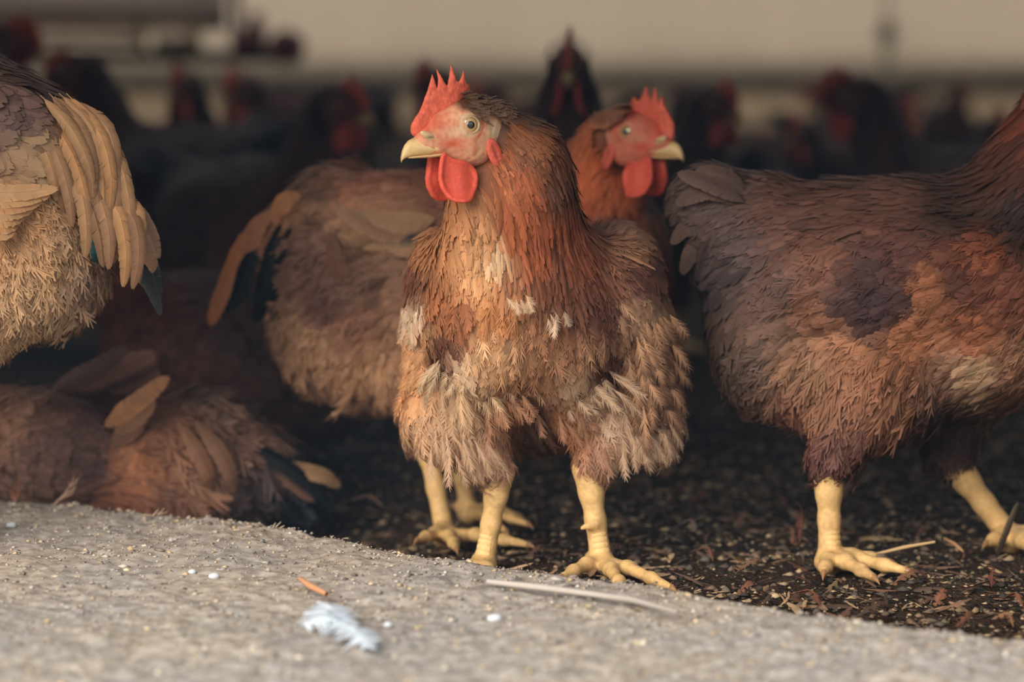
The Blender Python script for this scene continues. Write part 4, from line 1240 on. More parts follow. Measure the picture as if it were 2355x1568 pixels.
def left_hen():
    Yc = 2.40
    rootloc = np.array([*U(-70, 1225, 2.40)[:2], SILL_Z])
    root = empty('hen', rootloc, 'buff hen at the left edge, cut off, rump and hanging tail towards us', 'hen')
    T = head_frame(U(-330, -150, 2.37), math.radians(180), 0.0, 1, 1.0)
    m = lambda x, y, dy=0.0: U(x, y, Yc + dy)
    b = Body(0.025)
    add_face(b, T, net=False)
    b.C(m(-290, -130), 0.020, m(-260, -30), 0.034, 'nape')
    b.C(m(-260, -30), 0.034, m(-190, 130), 0.055, 'hackle', flow=(0.4, 0, -1))
    b.E(m(-200, 330), (0.080, 0.078, 0.100), (0.3, 0, -1), 'breast')
    b.E(m(-20, 370), (0.070, 0.075, 0.082), (0.85, -0.1, -0.6), 'back')
    b.E(m(90, 480), (0.055, 0.066, 0.080), (0.6, -0.15, -0.8), 'fluff')
    b.E(m(60, 640), (0.066, 0.064, 0.050), (0.3, -0.1, -1), 'fluff')
    b.E(m(-40, 300, -0.055), (0.062, 0.030, 0.042), (0.9, -0.1, -0.35), 'wing')
    b.C(m(120, 340), 0.040, m(215, 470), 0.024, 'back', flow=(0.5, 0, -0.9))
    b.C(m(-60, 720, -0.03), 0.045, m(-80, 850, -0.03), 0.017, 'thigh', flow=(0, 0, -1))
    b.C(m(-130, 720, 0.04), 0.045, m(-140, 850, 0.04), 0.017, 'thigh', flow=(0, 0, -1))
    ctrl = [(60,200,(104,78,70)),(20,260,(98,74,68)),(110,230,(110,84,72)),(150,240,(134,102,80)),(60,330,(150,120,92)),(100,400,(170,138,104)),(60,480,(180,134,92)),(200,400,(170,128,90)),(170,320,(160,120,86)),(250,500,(140,106,82)),(100,600,(186,146,106)),(60,700,(190,152,114)),(200,650,(152,122,98)),(120,780,(164,134,106)),(0,560,(184,140,100)),(160,560,(176,140,106))]
    colour = rbf_color(ctrl)
    v, f = body_object(root, rootloc, b, T, colour, 0.006)
    hv = T[0] + (FACE_V * T[2]) @ T[1].T
    V2, F2, _ = merge([(v, f, v), (hv, FACE_F, hv)])
    kd = {'wing': dict(dens=14000, L=0.046, W=0.010, K=28, fray=0.04, splay=0.02, var=0.03, tipm=1.1, extra=dict(dens=0)), 'fluff': dict(dens=52000, L=0.024, K=14, W=0.0042), 'back': dict(L=0.045)}
    add_plumage(root, rootloc, plume(b, V2, F2, colour, keep=keep_fn(T), kinds=kd, Kmul=0.56, seg=1))
    head_parts(root, T, rootloc)
    leg(root, rootloc, m(-80, 850, -0.03), U(-75, 1205, 2.37), [G(-160, 1230, 0.04), G(-120, 1250, 0.04), G(-170, 1210, 0.04), G(-40, 1220, 0.04)], r=0.009, scutes=False, h=0.002)
    leg(root, rootloc, m(-140, 850, 0.04), U(-145, 1190, 2.44), [G(-230, 1210, 0.04), G(-200, 1235, 0.04), G(-230, 1195, 0.04), G(-110, 1200, 0.04)], r=0.009, scutes=False, h=0.002)
    # saddle and tail feathers sweeping down to the right
    for row, (s0, s1, e0, e1, cnt, hw) in enumerate((((150, 370), (255, 425), (205, 590), (305, 655), 11, 0.0066), ((40, 275), (185, 235), (140, 470), (285, 545), 17, 0.0062), ((90, 215), (170, 225), (205, 420), (272, 460), 8, 0.0058))):
        for k in range(cnt):
            u = k / (cnt - 1)
            a = np.array(s0) * (1 - u) + np.array(s1) * u + rng.normal(0, 6, 2)
            d = np.array(e0) * (1 - u) + np.array(e1) * u + rng.normal(0, 9, 2) + np.array([0, 30 * math.sin(k * 2.4)])
            mid = (a + d) / 2
            bow = np.array([16 + 22 * u, -14 - 10 * u])
            dy = -0.068 + 0.012 * u - 0.004 * row + 0.003 * (k % 3)
            cc = [(178, 136, 98), (150, 112, 84), (188, 140, 96), (164, 124, 92)][k % 4]
            quill('saddle_feather', [m(*a, dy + 0.010), m(*(a * 0.6 + d * 0.4 + bow), dy), m(*(a * 0.25 + d * 0.75 + bow * 0.8), dy), m(*d, dy + 0.004)], (0.4, -1, 0.3 + 0.3 * math.sin(k * 1.7)), hw, cc, tuple(int(q * 0.78) for q in cc), root, K=24, prof=(0.5, 2.6), origin=rootloc)  # darker rims and tips painted as shade in the gaps between feathers
    tails = [((250, 430), (310, 480), (350, 540), (366, 592), (150, 116, 92)), ((260, 480), (320, 560), (352, 620), (371, 680), (38, 44, 46)), ((255, 500), (305, 580), (345, 650), (370, 722), (46, 48, 48)), ((262, 470), (320, 540), (350, 600), (368, 640), (160, 122, 94)), ((230, 500), (230, 560), (228, 600), (226, 640), (30, 70, 72)), ((250, 520), (300, 590), (325, 630), (330, 655), (140, 108, 84))]
    for k, (a, b_, c, d, cc) in enumerate(tails):
        quill('tail_feather', [m(*a, -0.02), m(*b_, -0.024 - 0.004 * k), m(*c, -0.022 - 0.003 * k), m(*d, -0.01)], (0.5, -1, 0.35), 0.0075, cc, tuple(min(255, q + 30) for q in cc), root, K=20, origin=rootloc, prof=(0.5, 2.2))
    for k in range(7):
        y0 = 440 + k * 15
        quill('wing_feather', [m(-120, y0 - 30 + k * 2, -0.085), m(0, y0 + 2, -0.092), m(130 - k * 18, y0 - 6, -0.075)], (0, -1, 0.3), 0.0070, [(176, 140, 104), (190, 146, 100), (182, 128, 86)][k % 3], (196, 150, 106), root, K=20, origin=rootloc)
    return root
def lying_hen():
    Yc = 2.68
    rootloc = np.array([*U(330, 1190, 2.68)[:2], -0.03])
    root = empty('hen', rootloc, 'brown hen lying in the dust behind the grey sill, tail to the right', 'hen')
    m = lambda x, y, dy=0.0: U(x, y, Yc + dy)
    T = head_frame(U(-330, 900, 2.66), math.radians(175), 0.0, 1, 1.0)
    b = Body(0.025)
    add_face(b, T, net=False)
    b.C(m(-290, 925), 0.020, m(-240, 980), 0.038, 'nape')
    b.C(m(-240, 980), 0.038, m(-140, 1040), 0.058, 'hackle', flow=(0.9, 0, -0.5))
    b.E(m(-60, 1070), (0.095, 0.080, 0.075), (0.7, 0, -0.7), 'breast')
    b.E(m(150, 1060), (0.100, 0.085, 0.066), (1, 0, -0.2), 'back')
    b.E(m(410, 1085), (0.088, 0.080, 0.068), (0.8, -0.1, -0.7), 'fluff')
    b.E(m(110, 1030, -0.055), (0.062, 0.042, 0.048), (0.9, -0.1, 0.1), 'wing')
    b.C(m(480, 1000), 0.034, m(600, 1085), 0.028, 'back', flow=(0.75, 0, -0.65))
    b.C(m(600, 1085), 0.028, m(690, 1150), 0.016, 'back', flow=(0.8, 0, -0.6))
    ctrl = [(100,930,(132,96,80)),(130,1020,(109,78,69)),(60,1100,(116,87,73)),(200,960,(107,76,67)),(200,1080,(98,69,62)),(30,960,(145,107,87)),(300,1080,(185,123,87)),(280,1130,(168,109,80)),(400,980,(165,116,89)),(450,1100,(163,118,91)),(550,1000,(145,109,89)),(500,930,(152,116,96)),(600,1120,(94,73,71)),(560,1150,(85,67,64)),(700,1150,(44,53,60)),(380,1160,(134,91,73))]
    colour = rbf_color(ctrl)
    v, f = body_object(root, rootloc, b, T, colour, 0.006)
    hv = T[0] + (FACE_V * T[2]) @ T[1].T
    V2, F2, _ = merge([(v, f, v), (hv, FACE_F, hv)])
    kd = {'wing': dict(dens=18000, L=0.030, W=0.008, K=16), 'fluff': dict(dens=26000, L=0.040, W=0.006, K=12), 'back': dict(L=0.045)}
    add_plumage(root, rootloc, plume(b, V2, F2, colour, keep=keep_fn(T), kinds=kd, Kmul=0.56, seg=1))
    head_parts(root, T, rootloc)
    w = [((235, 985), (310, 930), (385, 868), (188, 134, 92), 0.0085), ((260, 1000), (310, 960), (355, 920), (160, 116, 84), 0.009), ((250, 1030), (300, 985), (335, 950), (140, 100, 76), 0.009)]
    for k in range(8):
        u = k / 7
        w.append(((110 + 60 * u, 900 + 50 * u), (220 + 60 * u, 850 + 45 * u), (350 + 20 * u - 60 * (k == 0), 800 + 75 * u), [(96, 74, 66), (136, 98, 80), (150, 108, 88), (116, 86, 72)][k % 4], 0.009))
    for k, (a, c, d, cc, hw) in enumerate(w):
        dy = -0.085 + 0.004 * k if k < 3 else -0.05 + 0.008 * k
        quill('wing_feather', [m(*a, dy), m(*c, dy), m(*d, dy + 0.01)], (-0.3, -1, -0.3), hw, cc, tuple(int(q * 1.2) for q in cc), root, K=20, origin=rootloc)
    tails = [((500, 930), (560, 990), (610, 1060), (640, 1110), (126, 94, 78)), ((530, 980), (600, 1050), (660, 1100), (720, 1150), (124, 92, 76)), ((540, 1000), (640, 1060), (720, 1120), (770, 1180), (22, 26, 28)), ((600, 1040), (680, 1070), (750, 1100), (790, 1140), (24, 28, 31)), ((640, 1060), (700, 1080), (750, 1095), (782, 1118), (150, 118, 88)),
             ((520, 1040), (600, 1110), (660, 1160), (700, 1195), (24, 28, 30)), ((480, 1040), (540, 1110), (590, 1160), (620, 1195), (90, 70, 64)), ((440, 960), (500, 1030), (530, 1090), (540, 1130), (140, 102, 80)), ((400, 960), (450, 1030), (480, 1090), (485, 1125), (150, 108, 82))]
    for k, (a, b_, c, d, cc) in enumerate(tails):
        dy = -0.02 - 0.006 * (k % 3) - (0.05 if k > 6 else 0)
        quill('tail_feather', [m(*a, dy), m(*b_, dy - 0.012), m(*c, dy - 0.01), m(*d, dy)], (0.4, -1, 0.5), 0.0075, cc, tuple(min(255, int(q * 1.12 + 4)) for q in cc), root, K=20, origin=rootloc)
    return root
second_hen(); right_hen(); left_hen(); lying_hen()
# ------------------------------------------------------------------ the flock in the dark behind
def flock_hen(neck=1.0, lean=0.0, sit=False):
    """a whole hen in local coordinates: x forward, feet at z=0"""
    root = empty('hen', (0, 0, 0), 'x', 'hen')
    zero = np.zeros(3)
    hx, hz = 0.150 + lean, 0.385 * neck
    T = head_frame((hx, 0.0165, hz), 0.0, 0.0, 1, 1.0)
    b = Body(0.03)
    add_face(b, T, net=False)
    b.C((hx - 0.035, 0, hz - 0.01), 0.020, (hx - 0.045, 0, hz - 0.06), 0.032, 'nape')
    b.C((hx - 0.045, 0, hz - 0.06), 0.032, (0.075, 0, 0.255), 0.058, 'hackle')
    b.E((0.065, 0, 0.215), (0.072, 0.074, 0.085), (-0.3, 0, -1), 'breast')
    b.E((-0.02, 0, 0.225), (0.125, 0.086, 0.088), (-1, 0, -0.15), 'back')
    b.E((-0.09, 0, 0.205), (0.075, 0.070, 0.075), (-0.8, 0, -0.6), 'fluff')
    for s in (1, -1):
        b.E((-0.02, s * 0.066, 0.235), (0.095, 0.028, 0.048), (-1, 0, -0.3), 'wing')
        if not sit:
            b.C((0.0, s * 0.045, 0.155), 0.046, (-0.01, s * 0.045, 0.085), 0.017, 'thigh', flow=(0, 0, -1))
    b.C((-0.12, 0, 0.255), 0.045, (-0.19, 0, 0.305), 0.020, 'back', flow=(-1, 0, 0.3))
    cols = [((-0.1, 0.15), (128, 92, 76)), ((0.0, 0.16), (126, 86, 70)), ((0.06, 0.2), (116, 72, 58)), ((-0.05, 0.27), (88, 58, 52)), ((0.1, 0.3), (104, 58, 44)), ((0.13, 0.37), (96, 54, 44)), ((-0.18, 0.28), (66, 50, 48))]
    pts = np.array([c[0] for c in cols]); cs = np.array([lin(c[1]) for c in cols]) * 0.7  # coat colours scaled down, putting the shade of the house into them
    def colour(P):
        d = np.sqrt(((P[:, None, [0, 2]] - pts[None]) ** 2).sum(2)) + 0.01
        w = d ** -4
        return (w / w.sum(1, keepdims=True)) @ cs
    dz = np.array([0, 0, 0.112 if sit else 0.0])
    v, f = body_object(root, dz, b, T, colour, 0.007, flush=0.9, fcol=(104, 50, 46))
    hv = T[0] + FACE_V
    V2, F2, _ = merge([(v, f, v), (hv, FACE_F, hv)])
    kd = {'crown': dict(dens=60000, K=3), 'nape': dict(dens=50000, W=0.003, K=3), 'hackle': dict(dens=24000, W=0.005, K=4), 'breast': dict(dens=9000, W=0.013, K=6, extra=dict(dens=0)), 'back': dict(dens=9000, W=0.011, K=6), 'wing': dict(dens=7000, W=0.014, K=6, extra=dict(dens=0)), 'thigh': dict(dens=12000, W=0.009, K=6), 'fluff': dict(dens=12000, W=0.009, K=6)}
    add_plumage(root, dz, plume(b, V2, F2, colour, keep=keep_fn(T), kinds=kd, seg=1))
    head_parts(root, T, dz, comb=ME_COMB_B, full=False)
    for s in (() if sit else (1, -1)):
        ak = np.array([0.0, s * 0.045, 0.012])
        leg(root, zero, (-0.012, s * 0.045, 0.09), ak, [ak + (0.065, 0, -0.006), ak + (0.05, s * 0.03, -0.006), ak + (0.055, -s * 0.022, -0.006), ak + (-0.03, 0, -0.006)], scutes=False, h=0.0028)
    for k in range(5):
        y = (k - 2) * 0.014
        quill('tail_feather', [(-0.13, y * 0.4, 0.275), (-0.19, y, 0.315 - abs(y) * 0.5), (-0.245, y * 1.5, 0.335 - abs(y))], (0.3, y * 8, 1), 0.013, (52, 42, 44), (64, 50, 48), root, K=8, origin=dz)
    return root, np.array([hx, 0.0, hz]) - dz
def copy_tree(o, parent=None):
    c = o.copy()
    COL.objects.link(c)
    c.parent = parent
    for ch in list(o.children):
        copy_tree(ch, c)
    return c
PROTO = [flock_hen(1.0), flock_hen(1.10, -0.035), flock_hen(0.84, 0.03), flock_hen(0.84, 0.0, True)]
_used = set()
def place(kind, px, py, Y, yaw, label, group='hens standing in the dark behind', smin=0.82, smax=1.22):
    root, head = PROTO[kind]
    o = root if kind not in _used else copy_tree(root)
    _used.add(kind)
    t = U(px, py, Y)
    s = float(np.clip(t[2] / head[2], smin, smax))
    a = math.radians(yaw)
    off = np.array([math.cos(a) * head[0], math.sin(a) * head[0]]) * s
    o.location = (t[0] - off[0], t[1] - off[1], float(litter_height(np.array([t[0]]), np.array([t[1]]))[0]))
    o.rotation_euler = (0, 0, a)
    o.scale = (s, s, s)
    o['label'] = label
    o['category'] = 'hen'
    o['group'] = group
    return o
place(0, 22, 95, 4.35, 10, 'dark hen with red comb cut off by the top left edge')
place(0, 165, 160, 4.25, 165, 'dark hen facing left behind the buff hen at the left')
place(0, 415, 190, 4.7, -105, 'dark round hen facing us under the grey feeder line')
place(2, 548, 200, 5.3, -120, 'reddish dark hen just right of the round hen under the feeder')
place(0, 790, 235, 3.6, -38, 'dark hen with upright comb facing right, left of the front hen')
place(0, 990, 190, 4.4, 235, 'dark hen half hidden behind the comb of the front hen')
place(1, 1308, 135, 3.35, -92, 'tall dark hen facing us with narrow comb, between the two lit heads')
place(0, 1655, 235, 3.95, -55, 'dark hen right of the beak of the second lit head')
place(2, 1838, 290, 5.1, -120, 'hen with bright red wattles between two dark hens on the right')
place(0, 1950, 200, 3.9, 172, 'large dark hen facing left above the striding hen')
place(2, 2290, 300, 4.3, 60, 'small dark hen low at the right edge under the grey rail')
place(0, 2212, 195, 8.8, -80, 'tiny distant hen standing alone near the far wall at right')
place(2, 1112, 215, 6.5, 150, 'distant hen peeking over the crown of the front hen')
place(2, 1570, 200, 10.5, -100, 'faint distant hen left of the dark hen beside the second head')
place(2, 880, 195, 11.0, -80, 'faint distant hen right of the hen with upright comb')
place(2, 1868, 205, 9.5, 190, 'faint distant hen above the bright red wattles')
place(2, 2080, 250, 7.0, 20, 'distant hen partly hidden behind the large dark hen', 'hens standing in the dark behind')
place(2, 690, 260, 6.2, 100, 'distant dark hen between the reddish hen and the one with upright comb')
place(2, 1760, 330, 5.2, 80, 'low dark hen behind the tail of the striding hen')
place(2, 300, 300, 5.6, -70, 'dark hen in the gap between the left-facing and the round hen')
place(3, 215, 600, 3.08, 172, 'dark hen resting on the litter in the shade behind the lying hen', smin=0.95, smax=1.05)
# ------------------------------------------------------------------ feeder line, drinker
def part(name, lo, hi, mat, parent, org):
    V, F = box(lo, hi)
    return obj(name, mesh_np(name, V - org, F, smooth=False), mat, parent)
def pbox(x0, y0, x1, y1, Y, dep):
    a = U(x0, y1, Y); b = U(x1, y0, Y)
    return (a[0], Y, a[2]), (b[0], Y + dep, b[2])
def cyl(c, axis, r, h, n=24, r2=None):
    axis = nrm(np.array(axis, float)); u = nrm(np.cross(axis, [0.3, 0.2, 0.9])); w = np.cross(axis, u)
    th = np.arange(n) * 2 * math.pi / n
    ring = np.cos(th)[:, None] * u + np.sin(th)[:, None] * w
    r2 = r if r2 is None else r2
    V = np.concatenate([c + ring * r * 0.9, c + ring * r + axis * h * 0.08, c + ring * r2 + axis * h * 0.92, c + ring * r2 * 0.9 + axis * h, [c], [c + axis * h]])
    F = []; T = []
    for k in range(3):
        for i in range(n):
            F.append([k * n + i, k * n + (i + 1) % n, (k + 1) * n + (i + 1) % n, (k + 1) * n + i])
    for i in range(n):
        T.append([4 * n, (i + 1) % n, i]); T.append([4 * n + 1, 3 * n + i, 3 * n + (i + 1) % n])
    return V, [np.array(F), np.array(T)]
M_TROUGH = mat_plain('grey_trough', (192, 174, 166), 0.6, 0.3, 0.12, 5)
M_LIP = mat_plain('pale_trough_lip', (236, 214, 190), 0.6, 0.3, 0.1, 5)
M_IRON = mat_plain('dark_iron', (120, 124, 124), 0.6, 0.4, 0.2, 9)
M_DRUM = mat_plain('dark_red_drum', (92, 40, 42), 0.5, 0.4, 0.2, 9)
M_OCHRE = mat_plain('ochre_bracket', (150, 130, 84), 0.7, 0.3, 0.15, 9)
YF = 7.0
org = U(300, 140, YF)
fd = empty('feeder_line', org, 'grey trough feeder line hanging in the upper left, dark drum at its end', 'feeder')
part('trough', *pbox(-260, -45, 500, 70, YF, 0.22), M_TROUGH, fd, org)
part('trough_lip', *pbox(-260, 72, 312, 104, YF - 0.02, 0.05), M_LIP, fd, org)
part('trough_lip', *pbox(355, 72, 440, 112, YF - 0.02, 0.05), M_LIP, fd, org)
part('rail', *pbox(-260, 112, 690, 142, YF + 0.02, 0.06), M_IRON, fd, org)
for x in (20, 325, 450):
    part('bracket', *pbox(x - 9, 60, x + 9, 140, YF - 0.04, 0.03), M_OCHRE, fd, org)
for x in (-200, 545):
    a = U(x, 120, YF + 0.05)
    V, F = cyl(a, (0, 0, 1), 0.012, 2.5 - a[2], 10)
    obj('hanger_rod', mesh_np('hanger_rod', V - org, F), M_IRON, fd)
mh = part('motor_housing', *pbox(532, 62, 605, 140, YF - 0.03, 0.10), M_DRUM, fd, org)
part('fin', *pbox(572, 30, 600, 64, YF, 0.05), M_DRUM, mh, org)
a = U(655, 108, YF - 0.05)
V, F = cyl(a, (0, 1, 0), 40 * YF / FPX, 0.12, 28)
obj('drum', mesh_np('drum', V - org, F), M_DRUM, fd)
a = U(2040, 92, 12.0)
dk = empty('hanging_drinker', a, 'faint brown hanging drinker in front of the far curtain at right', 'drinker')
V, F = cyl(np.array([0, 0, 0.0]), (0, 0, 1), 0.045, 0.075, 18, 0.03); obj('cap', mesh_np('cap', V, F), M_OCHRE, dk)
V, F = cyl(np.array([0, 0, -0.11]), (0, 0, 1), 0.016, 0.12, 10); obj('stem', mesh_np('stem', V, F), M_LIP, dk)
V, F = cyl(np.array([0, 0, 0.07]), (0, 0, 1), 0.008, 2.6 - a[2] - 0.07, 8); obj('cord', mesh_np('cord', V, F), M_LIP, dk)
# ------------------------------------------------------------------ grit and litter, uncountable
def grit(n, pos, size, cols, flat=0.6, var=0.2):
    base = np.array([(1, 0, 0), (-1, 0, 0), (0, 1, 0), (0, -1, 0), (0, 0, 1), (0, 0, -1)], float)
    tri = np.array([[0, 2, 4], [2, 1, 4], [1, 3, 4], [3, 0, 4], [2, 0, 5], [1, 2, 5], [3, 1, 5], [0, 3, 5]])
    V = base[None] * (1 + rng.normal(0, 0.25, (n, 6, 1)))
    a = rng.random(n) * 6.283
    c, s = np.cos(a)[:, None], np.sin(a)[:, None]
    el = np.exp(rng.normal(0, 0.3, (n, 1)))
    x = V[..., 0] * el; y = V[..., 1] / el
    V = np.stack([x * c - y * s, x * s + y * c, V[..., 2] * flat], 2) * size[:, None, None] + pos[:, None]
    F = (tri[None] + (np.arange(n) * 6)[:, None, None]).reshape(-1, 3)
    ci = rng.integers(0, len(cols), n)
    C = np.array([lin(q) for q in cols])[ci] * np.exp(rng.normal(0, var, n))[:, None]
    return V.reshape(-1, 3), F, np.clip(np.repeat(C, 6, 0), 0, 1)
def edge_y(x):
    return np.interp(x, EDGE[:, 0], EDGE[:, 1])
n = 12000
x = rng.uniform(-0.60, 0.50, n); y = edge_y(x) - rng.random(n) ** 1.3 * 0.72 + 0.004
z = SILL_Z + sill_height(x, y)
size = np.minimum(np.exp(rng.normal(math.log(0.0011), 0.5, n)), 0.0038)
V, F, C = grit(n, np.stack([x, y, z + size * 0.2], 1), size, [(176, 164, 150), (150, 138, 126), (190, 178, 160), (190, 168, 134), (124, 112, 104), (172, 166, 160), (164, 146, 128), (150, 140, 134)])
tag(obj('sill_grit', mesh_np('sill_grit', V, F, C, smooth=False), M_LITTER, kind='stuff'), 'fine grey and beige grit strewn over the pale sill', 'grit')
n = 27000
x = rng.uniform(-0.62, 0.62, n); y = 1.9 + rng.random(n) ** 1.4 * 1.7
k = y > edge_y(x) - 0.01
x, y = x[k], y[k]; n = len(x)
z = litter_height(x, y)
size = np.minimum(np.exp(rng.normal(math.log(0.0019), 0.55, n)), 0.0055)
V1 = grit(n, np.stack([x, y, z + size * 0.3], 1), size, [(96, 84, 72), (122, 106, 86), (68, 62, 58), (148, 128, 102), (104, 86, 74), (168, 146, 116), (82, 74, 68), (120, 98, 80)], 0.5, 0.25)
tag(obj('litter_crumbs', mesh_np('litter_crumbs', *V1, smooth=False), M_LITTER, kind='stuff'), 'dark brown crumbs and chips covering the litter floor', 'litter')
# fibres and chaff: thin bent strips
n = 5200
x = rng.uniform(-0.62, 0.62, n); y = 1.92 + rng.random(n) ** 1.2 * 1.5
k = y > edge_y(x) + 0.0
x, y = x[k], y[k]; n = len(x)
P = np.stack([x, y, litter_height(x, y) + 0.002], 1)
ang = rng.random(n) * 6.283
L = np.minimum(np.exp(rng.normal(math.log(0.014), 0.5, n)), 0.034); el = np.abs(rng.normal(0, 0.28, n))
D = np.stack([np.cos(ang) * np.cos(el), np.sin(ang) * np.cos(el), np.sin(el)], 1)
Bv = np.stack([-np.sin(ang), np.cos(ang), 0 * ang], 1)
cv = rng.normal(0, 0.25, n)
C3 = np.stack([P + D * (L * u)[:, None] + Bv * (L * cv * u * u)[:, None] - np.array([0, 0, 1]) * (L * 0.35 * u * u * np.sin(el))[:, None] for u in (0, 0.33, 0.66, 1.0)], 1)
NN = np.repeat(nrm(np.array([0, 0, 1.0]) - D * D[:, 2:3] + rng.normal(0, 0.3, (n, 3)))[:, None], 4, 1)
cc = np.array([lin(q) for q in [(132, 100, 80), (108, 86, 72), (156, 126, 98), (88, 70, 60), (174, 146, 114), (118, 86, 72)]])[rng.integers(0, 6, n)] * np.exp(rng.normal(0, 0.2, n))[:, None]
V, F, C = make_feathers(C3, NN, L * 0.085 * np.minimum(np.exp(rng.normal(0, 0.4, n)), 1.8), cc, cc * 1.1, K=3, fray=0.2, tipw=0.6)
tag(obj('litter_chaff', mesh_np('litter_chaff', V, F, C), M_FEATHER, kind='stuff'), 'thin brown chaff and fibres tangled over the litter', 'litter')
# ------------------------------------------------------------------ things lying about, one by one
def tube(name, pts, r, col, parent=None, org=None, n=7):
    pts = np.array(pts, float)
    V = []; F = []
    m_ = len(pts)
    r = np.broadcast_to(r, m_)
    for i, p in enumerate(pts):
        t = nrm(pts[min(i + 1, m_ - 1)] - pts[max(i - 1, 0)])
        u = nrm(np.cross(t, [0.1, 0.3, 1.0])); w = np.cross(t, u)
        for a in range(n):
            th = a * 2 * math.pi / n
            V.append(p + (u * math.cos(th) + w * math.sin(th)) * r[i])
    for i in range(m_ - 1):
        for a in range(n):
            F.append([i * n + a, i * n + (a + 1) % n, (i + 1) * n + (a + 1) % n, (i + 1) * n + a])
    V = np.array(V)
    c = lin(col)[None] * (0.8 + 0.4 * vnoise(V, 300))[:, None]
    if org is not None:
        V = V - org
    return obj(name, mesh_np(name, V, np.array(F), c), M_LITTER, parent)
sz = SILL_Z + 0.006
tag(tube('twig', [G(1122, 1338, sz), G(1240, 1350, sz + .002), G(1360, 1366, sz), G(1450, 1378, sz), G(1560, 1408, sz + .002)], [0.0022, 0.0028, 0.0024, 0.0027, 0.0013], (176, 166, 158)), 'pale bleached twig lying on the sill below the front foot', 'twig')
tag(tube('straw', [G(690, 1330, sz), G(715, 1348, sz), G(752, 1366, sz)], [0.0016, 0.0026, 0.0018], (206, 150, 112)), 'short orange straw piece beside the white feather on the sill', 'straw')
tag(tube('straw', [G(2005, 1276, 0.006), G(2080, 1258, 0.012), G(2150, 1246, 0.016)], [0.0012, 0.0017, 0.001], (206, 172, 126)), 'long pale straw on the litter between the two feet of the striding hen', 'straw')
tag(tube('straw', [G(2172, 1238, 0.01), G(2195, 1250, 0.01), G(2215, 1268, 0.006)], [0.0012, 0.0016, 0.001], (176, 138, 100)), 'short thick straw at the end of the long pale straw', 'straw')
def sprig(px, py, segs, label, col):
    o0 = G(px, py, SILL_Z)
    r = empty('dry_sprig', o0, label, 'sprig')
    Y = o0[1]
    for s_ in segs:
        tube('stalk', [U(q[0], q[1], Y + 0.002 * i) for i, q in enumerate(s_)], np.linspace(0.0011, 0.0004, len(s_)), col, r, o0, 5)
sprig(125, 1160, [[(125, 1160), (150, 1135), (166, 1110), (170, 1094)], [(145, 1142), (168, 1125), (178, 1106)], [(150, 1135), (160, 1118), (158, 1104)], [(138, 1148), (165, 1136), (176, 1120)], [(160, 1120), (172, 1110), (180, 1098)]], 'branched dry grass sprig standing on the sill edge at the left', (176, 140, 116))
sprig(36, 1150, [[(36, 1150), (38, 1125), (46, 1100)], [(34, 1150), (30, 1128), (36, 1108)], [(38, 1148), (46, 1125), (48, 1110)], [(30, 1150), (24, 1130), (28, 1116)]], 'reddish dry tuft standing at the far left sill edge', (150, 100, 76))
sprig(330, 1184, [[(330, 1184), (352, 1186), (370, 1178), (378, 1168)], [(362, 1182), (378, 1180), (386, 1176)], [(352, 1186), (364, 1172)]], 'small forked stem on the sill edge below the brown rump', (176, 150, 126))
sprig(630, 1222, [[(630, 1222), (636, 1210), (646, 1200)], [(626, 1222), (630, 1208), (634, 1202)], [(634, 1222), (648, 1212), (654, 1208)]], 'tiny grey tuft on the sill edge below the lying tail', (176, 160, 140))
# white downy feather on the sill
wf_o = G(775, 1440, SILL_Z)
wf = empty('white_feather', wf_o, 'small white downy feather lying on the grey sill', 'feather')
for p0, p1, hw in (((700, 1412), (800, 1442), 0.014), ((730, 1385), (800, 1450), 0.014), ((750, 1440), (862, 1482), 0.011), ((698, 1440), (800, 1440), 0.013), ((780, 1450), (850, 1490), 0.010), ((720, 1400), (790, 1430), 0.015)):
    a = G(*p0, sz); b_ = G(*p1, sz)
    quill('vane', [a, (a + b_) / 2 + (0, 0, 0.006), b_], (0, -0.3, 1), hw, (206, 214, 222), (212, 218, 226), wf, K=16, fray=0.4, origin=wf_o, tipw=0.3)
CHIPS = [(440, 1318, 'round whitish chip on the sill between the grass sprig and the white feather'), (490, 1328, 'second whitish chip just right of the round one on the sill'), (1135, 1425, 'whitish chip on the sill below the bleached twig'),
         (890, 1440, 'whitish chip on the sill right of the white feather'), (24, 1210, 'whitish chip on the sill at the far left edge')]
for k, (px, py, lb) in enumerate(CHIPS):
    a = G(px, py, SILL_Z)
    b_ = Body(0.003); r_ = 0.0030 + 0.001 * (k % 3)
    b_.E((0, 0, 0.001), (r_, r_ * 0.8, r_ * 0.6)); b_.E((r_ * 0.6, r_ * 0.3, 0.001), (r_ * 0.6, r_ * 0.6, r_ * 0.5))
    v, f = b_.net(0.0012)
    tag(obj('chip', mesh_np('chip', v, f, np.repeat(lin((204, 206, 208))[None], len(v), 0)), M_LITTER, M=Matrix.Translation(a.tolist())), lb, 'chip', 'white chips on the sill')
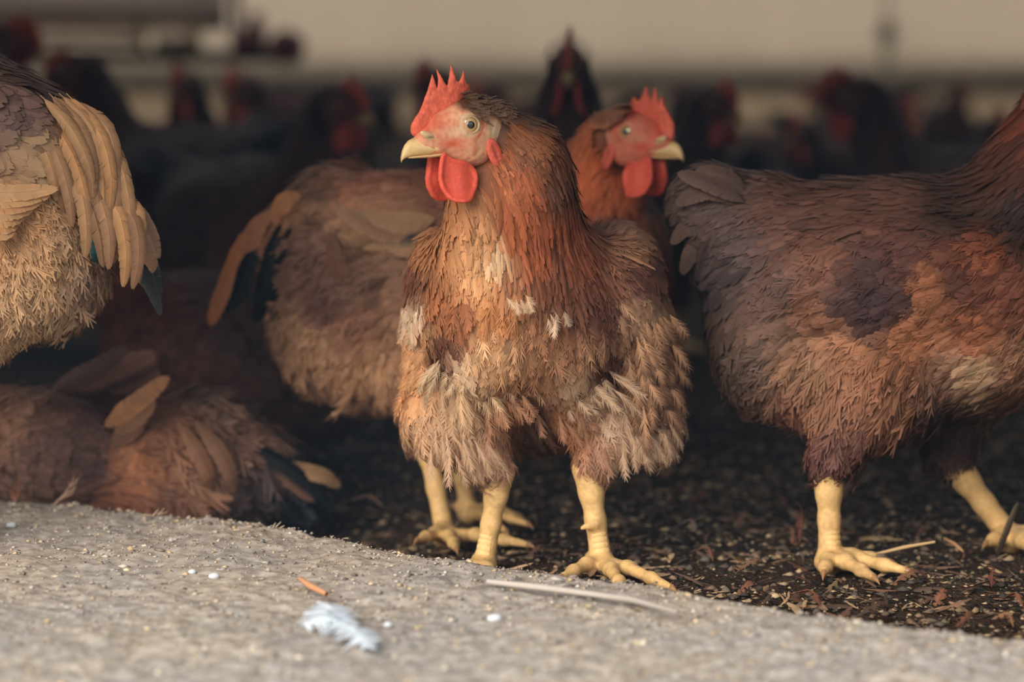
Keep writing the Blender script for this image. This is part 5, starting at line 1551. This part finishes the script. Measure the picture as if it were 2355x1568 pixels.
# upright quill by the far foot
b0 = G(2290, 1285, 0.0)
q = quill('loose_feather', [U(2290, 1290, b0[1]) - b0, U(2312, 1235, b0[1] - 0.01) - b0, U(2340, 1158, b0[1] - 0.015) - b0], (0.9, -1, 0.1), 0.005, (70, 60, 54), (160, 140, 110), None, K=16)
q.location = b0
tag(q, 'upright quill stuck in the litter at the far right foot', 'feather')
LOOSE = [(1838, 1250, 1830, 1150, (120, 76, 60), 'brown feather standing upright just left of the scaly foot'), (1800, 1222, 1848, 1275, (150, 100, 74), 'tan feather leaning against the upright brown feather'), (1690, 1216, 1720, 1180, (124, 88, 72), 'dull feather in the dim litter left of the upright one'),
         (1600, 1222, 1560, 1206, (160, 134, 116), 'pale whitish feather tuft in the dim litter right of the front hen'), (1440, 1262, 1370, 1280, (110, 78, 62), 'dark feather right behind the front foot'), (1820, 1366, 1900, 1400, (130, 84, 66), 'reddish feather at the sill edge below the scaly foot'),
         (2050, 1345, 2130, 1322, (126, 90, 68), 'brown feather below the long toe of the scaly foot'), (2150, 1395, 2170, 1360, (144, 96, 74), 'orange-brown curled feather near the bottom right litter'), (2280, 1350, 2260, 1300, (120, 74, 56), 'russet feather below the upright quill'),
         (1255, 1262, 1210, 1285, (112, 84, 68), 'small feather between the two legs of the front hen'), (1500, 1128, 1440, 1110, (110, 78, 68), 'dim feather right under the fluff of the front hen'), (1965, 1420, 2060, 1400, (78, 60, 50), 'long blackish feather along the sill edge at right'),
         (2300, 1380, 2350, 1392, (140, 94, 70), 'tan feather at the right frame edge'), (1690, 1370, 1740, 1352, (118, 78, 60), 'brown feather right of the outermost front toe'), (2040, 1290, 2000, 1300, (150, 134, 116), 'grey feather lying over the toes of the scaly foot'),
         (1640, 1290, 1590, 1268, (112, 78, 62), 'brown feather above the outermost front toe'), (1760, 1300, 1700, 1310, (140, 106, 80), 'straw-coloured feather left of the scaly foot'), (2100, 1240, 2160, 1200, (104, 74, 60), 'dim feather above the long pale straw'),
         (1940, 1345, 1900, 1362, (140, 116, 88), 'pale tan feather right under the scaly foot'), (2240, 1420, 2200, 1440, (130, 86, 66), 'reddish feather at the bottom right near the sill'), (880, 1165, 800, 1150, (104, 80, 66), 'dim feather beside the tail of the lying hen'),
         (2130, 1130, 2060, 1150, (98, 68, 58), 'dark feather in the shade between the striding legs'), (1580, 1160, 1640, 1140, (112, 72, 58), 'dim red-brown feather in the shade right of the front hen'), (2330, 1440, 2280, 1425, (140, 104, 76), 'lowest tan feather in the right corner of the litter')]
for x0, y0, x1, y1, c, lb in LOOSE:
    a = G(x0, y0, 0.004)
    if (x0, y0) == (1838, 1250):
        b_ = U(x1, y1, a[1] - 0.01)
    else:
        b_ = G(x1, y1, 0.008)
    L_ = np.linalg.norm(b_ - a)
    if L_ > 0.07:
        b_ = a + (b_ - a) * 0.07 / L_
    md = (a + b_) / 2 + np.array([0.004, 0, 0.008])
    q = quill('loose_feather', [a - a, md - a, b_ - a], (0.2, -0.5, 1), 0.0034, c, tuple(int(v_ * 0.85) for v_ in c), None, K=14, fray=0.35, prof=(0.5, 2.0), tipw=0.5)
    q.location = a
    tag(q, lb, 'feather', 'loose feathers on the litter')
# ------------------------------------------------------------------ bluish veil, added to lift the blacks inside
m, n, l, b = mat_new('blue_veil')
n.remove(b)
vv = n.new('ShaderNodeVolumeScatter')
vv.inputs['Color'].default_value = (0.42, 0.66, 1.0, 1)
vv.inputs['Density'].default_value = 0.055
vv.inputs['Anisotropy'].default_value = 0.0
l.new(vv.outputs[0], n['Material Output'].inputs['Volume'])
V, F = box((-6.95, 2.05, 0.0), (6.95, 15.95, 2.55))
hz = obj('blue_veil', mesh_np('blue_veil', V, F, smooth=False), m, kind='stuff')
tag(hz, 'faint bluish veil added to lift the blacks in the dark henhouse', 'haze')
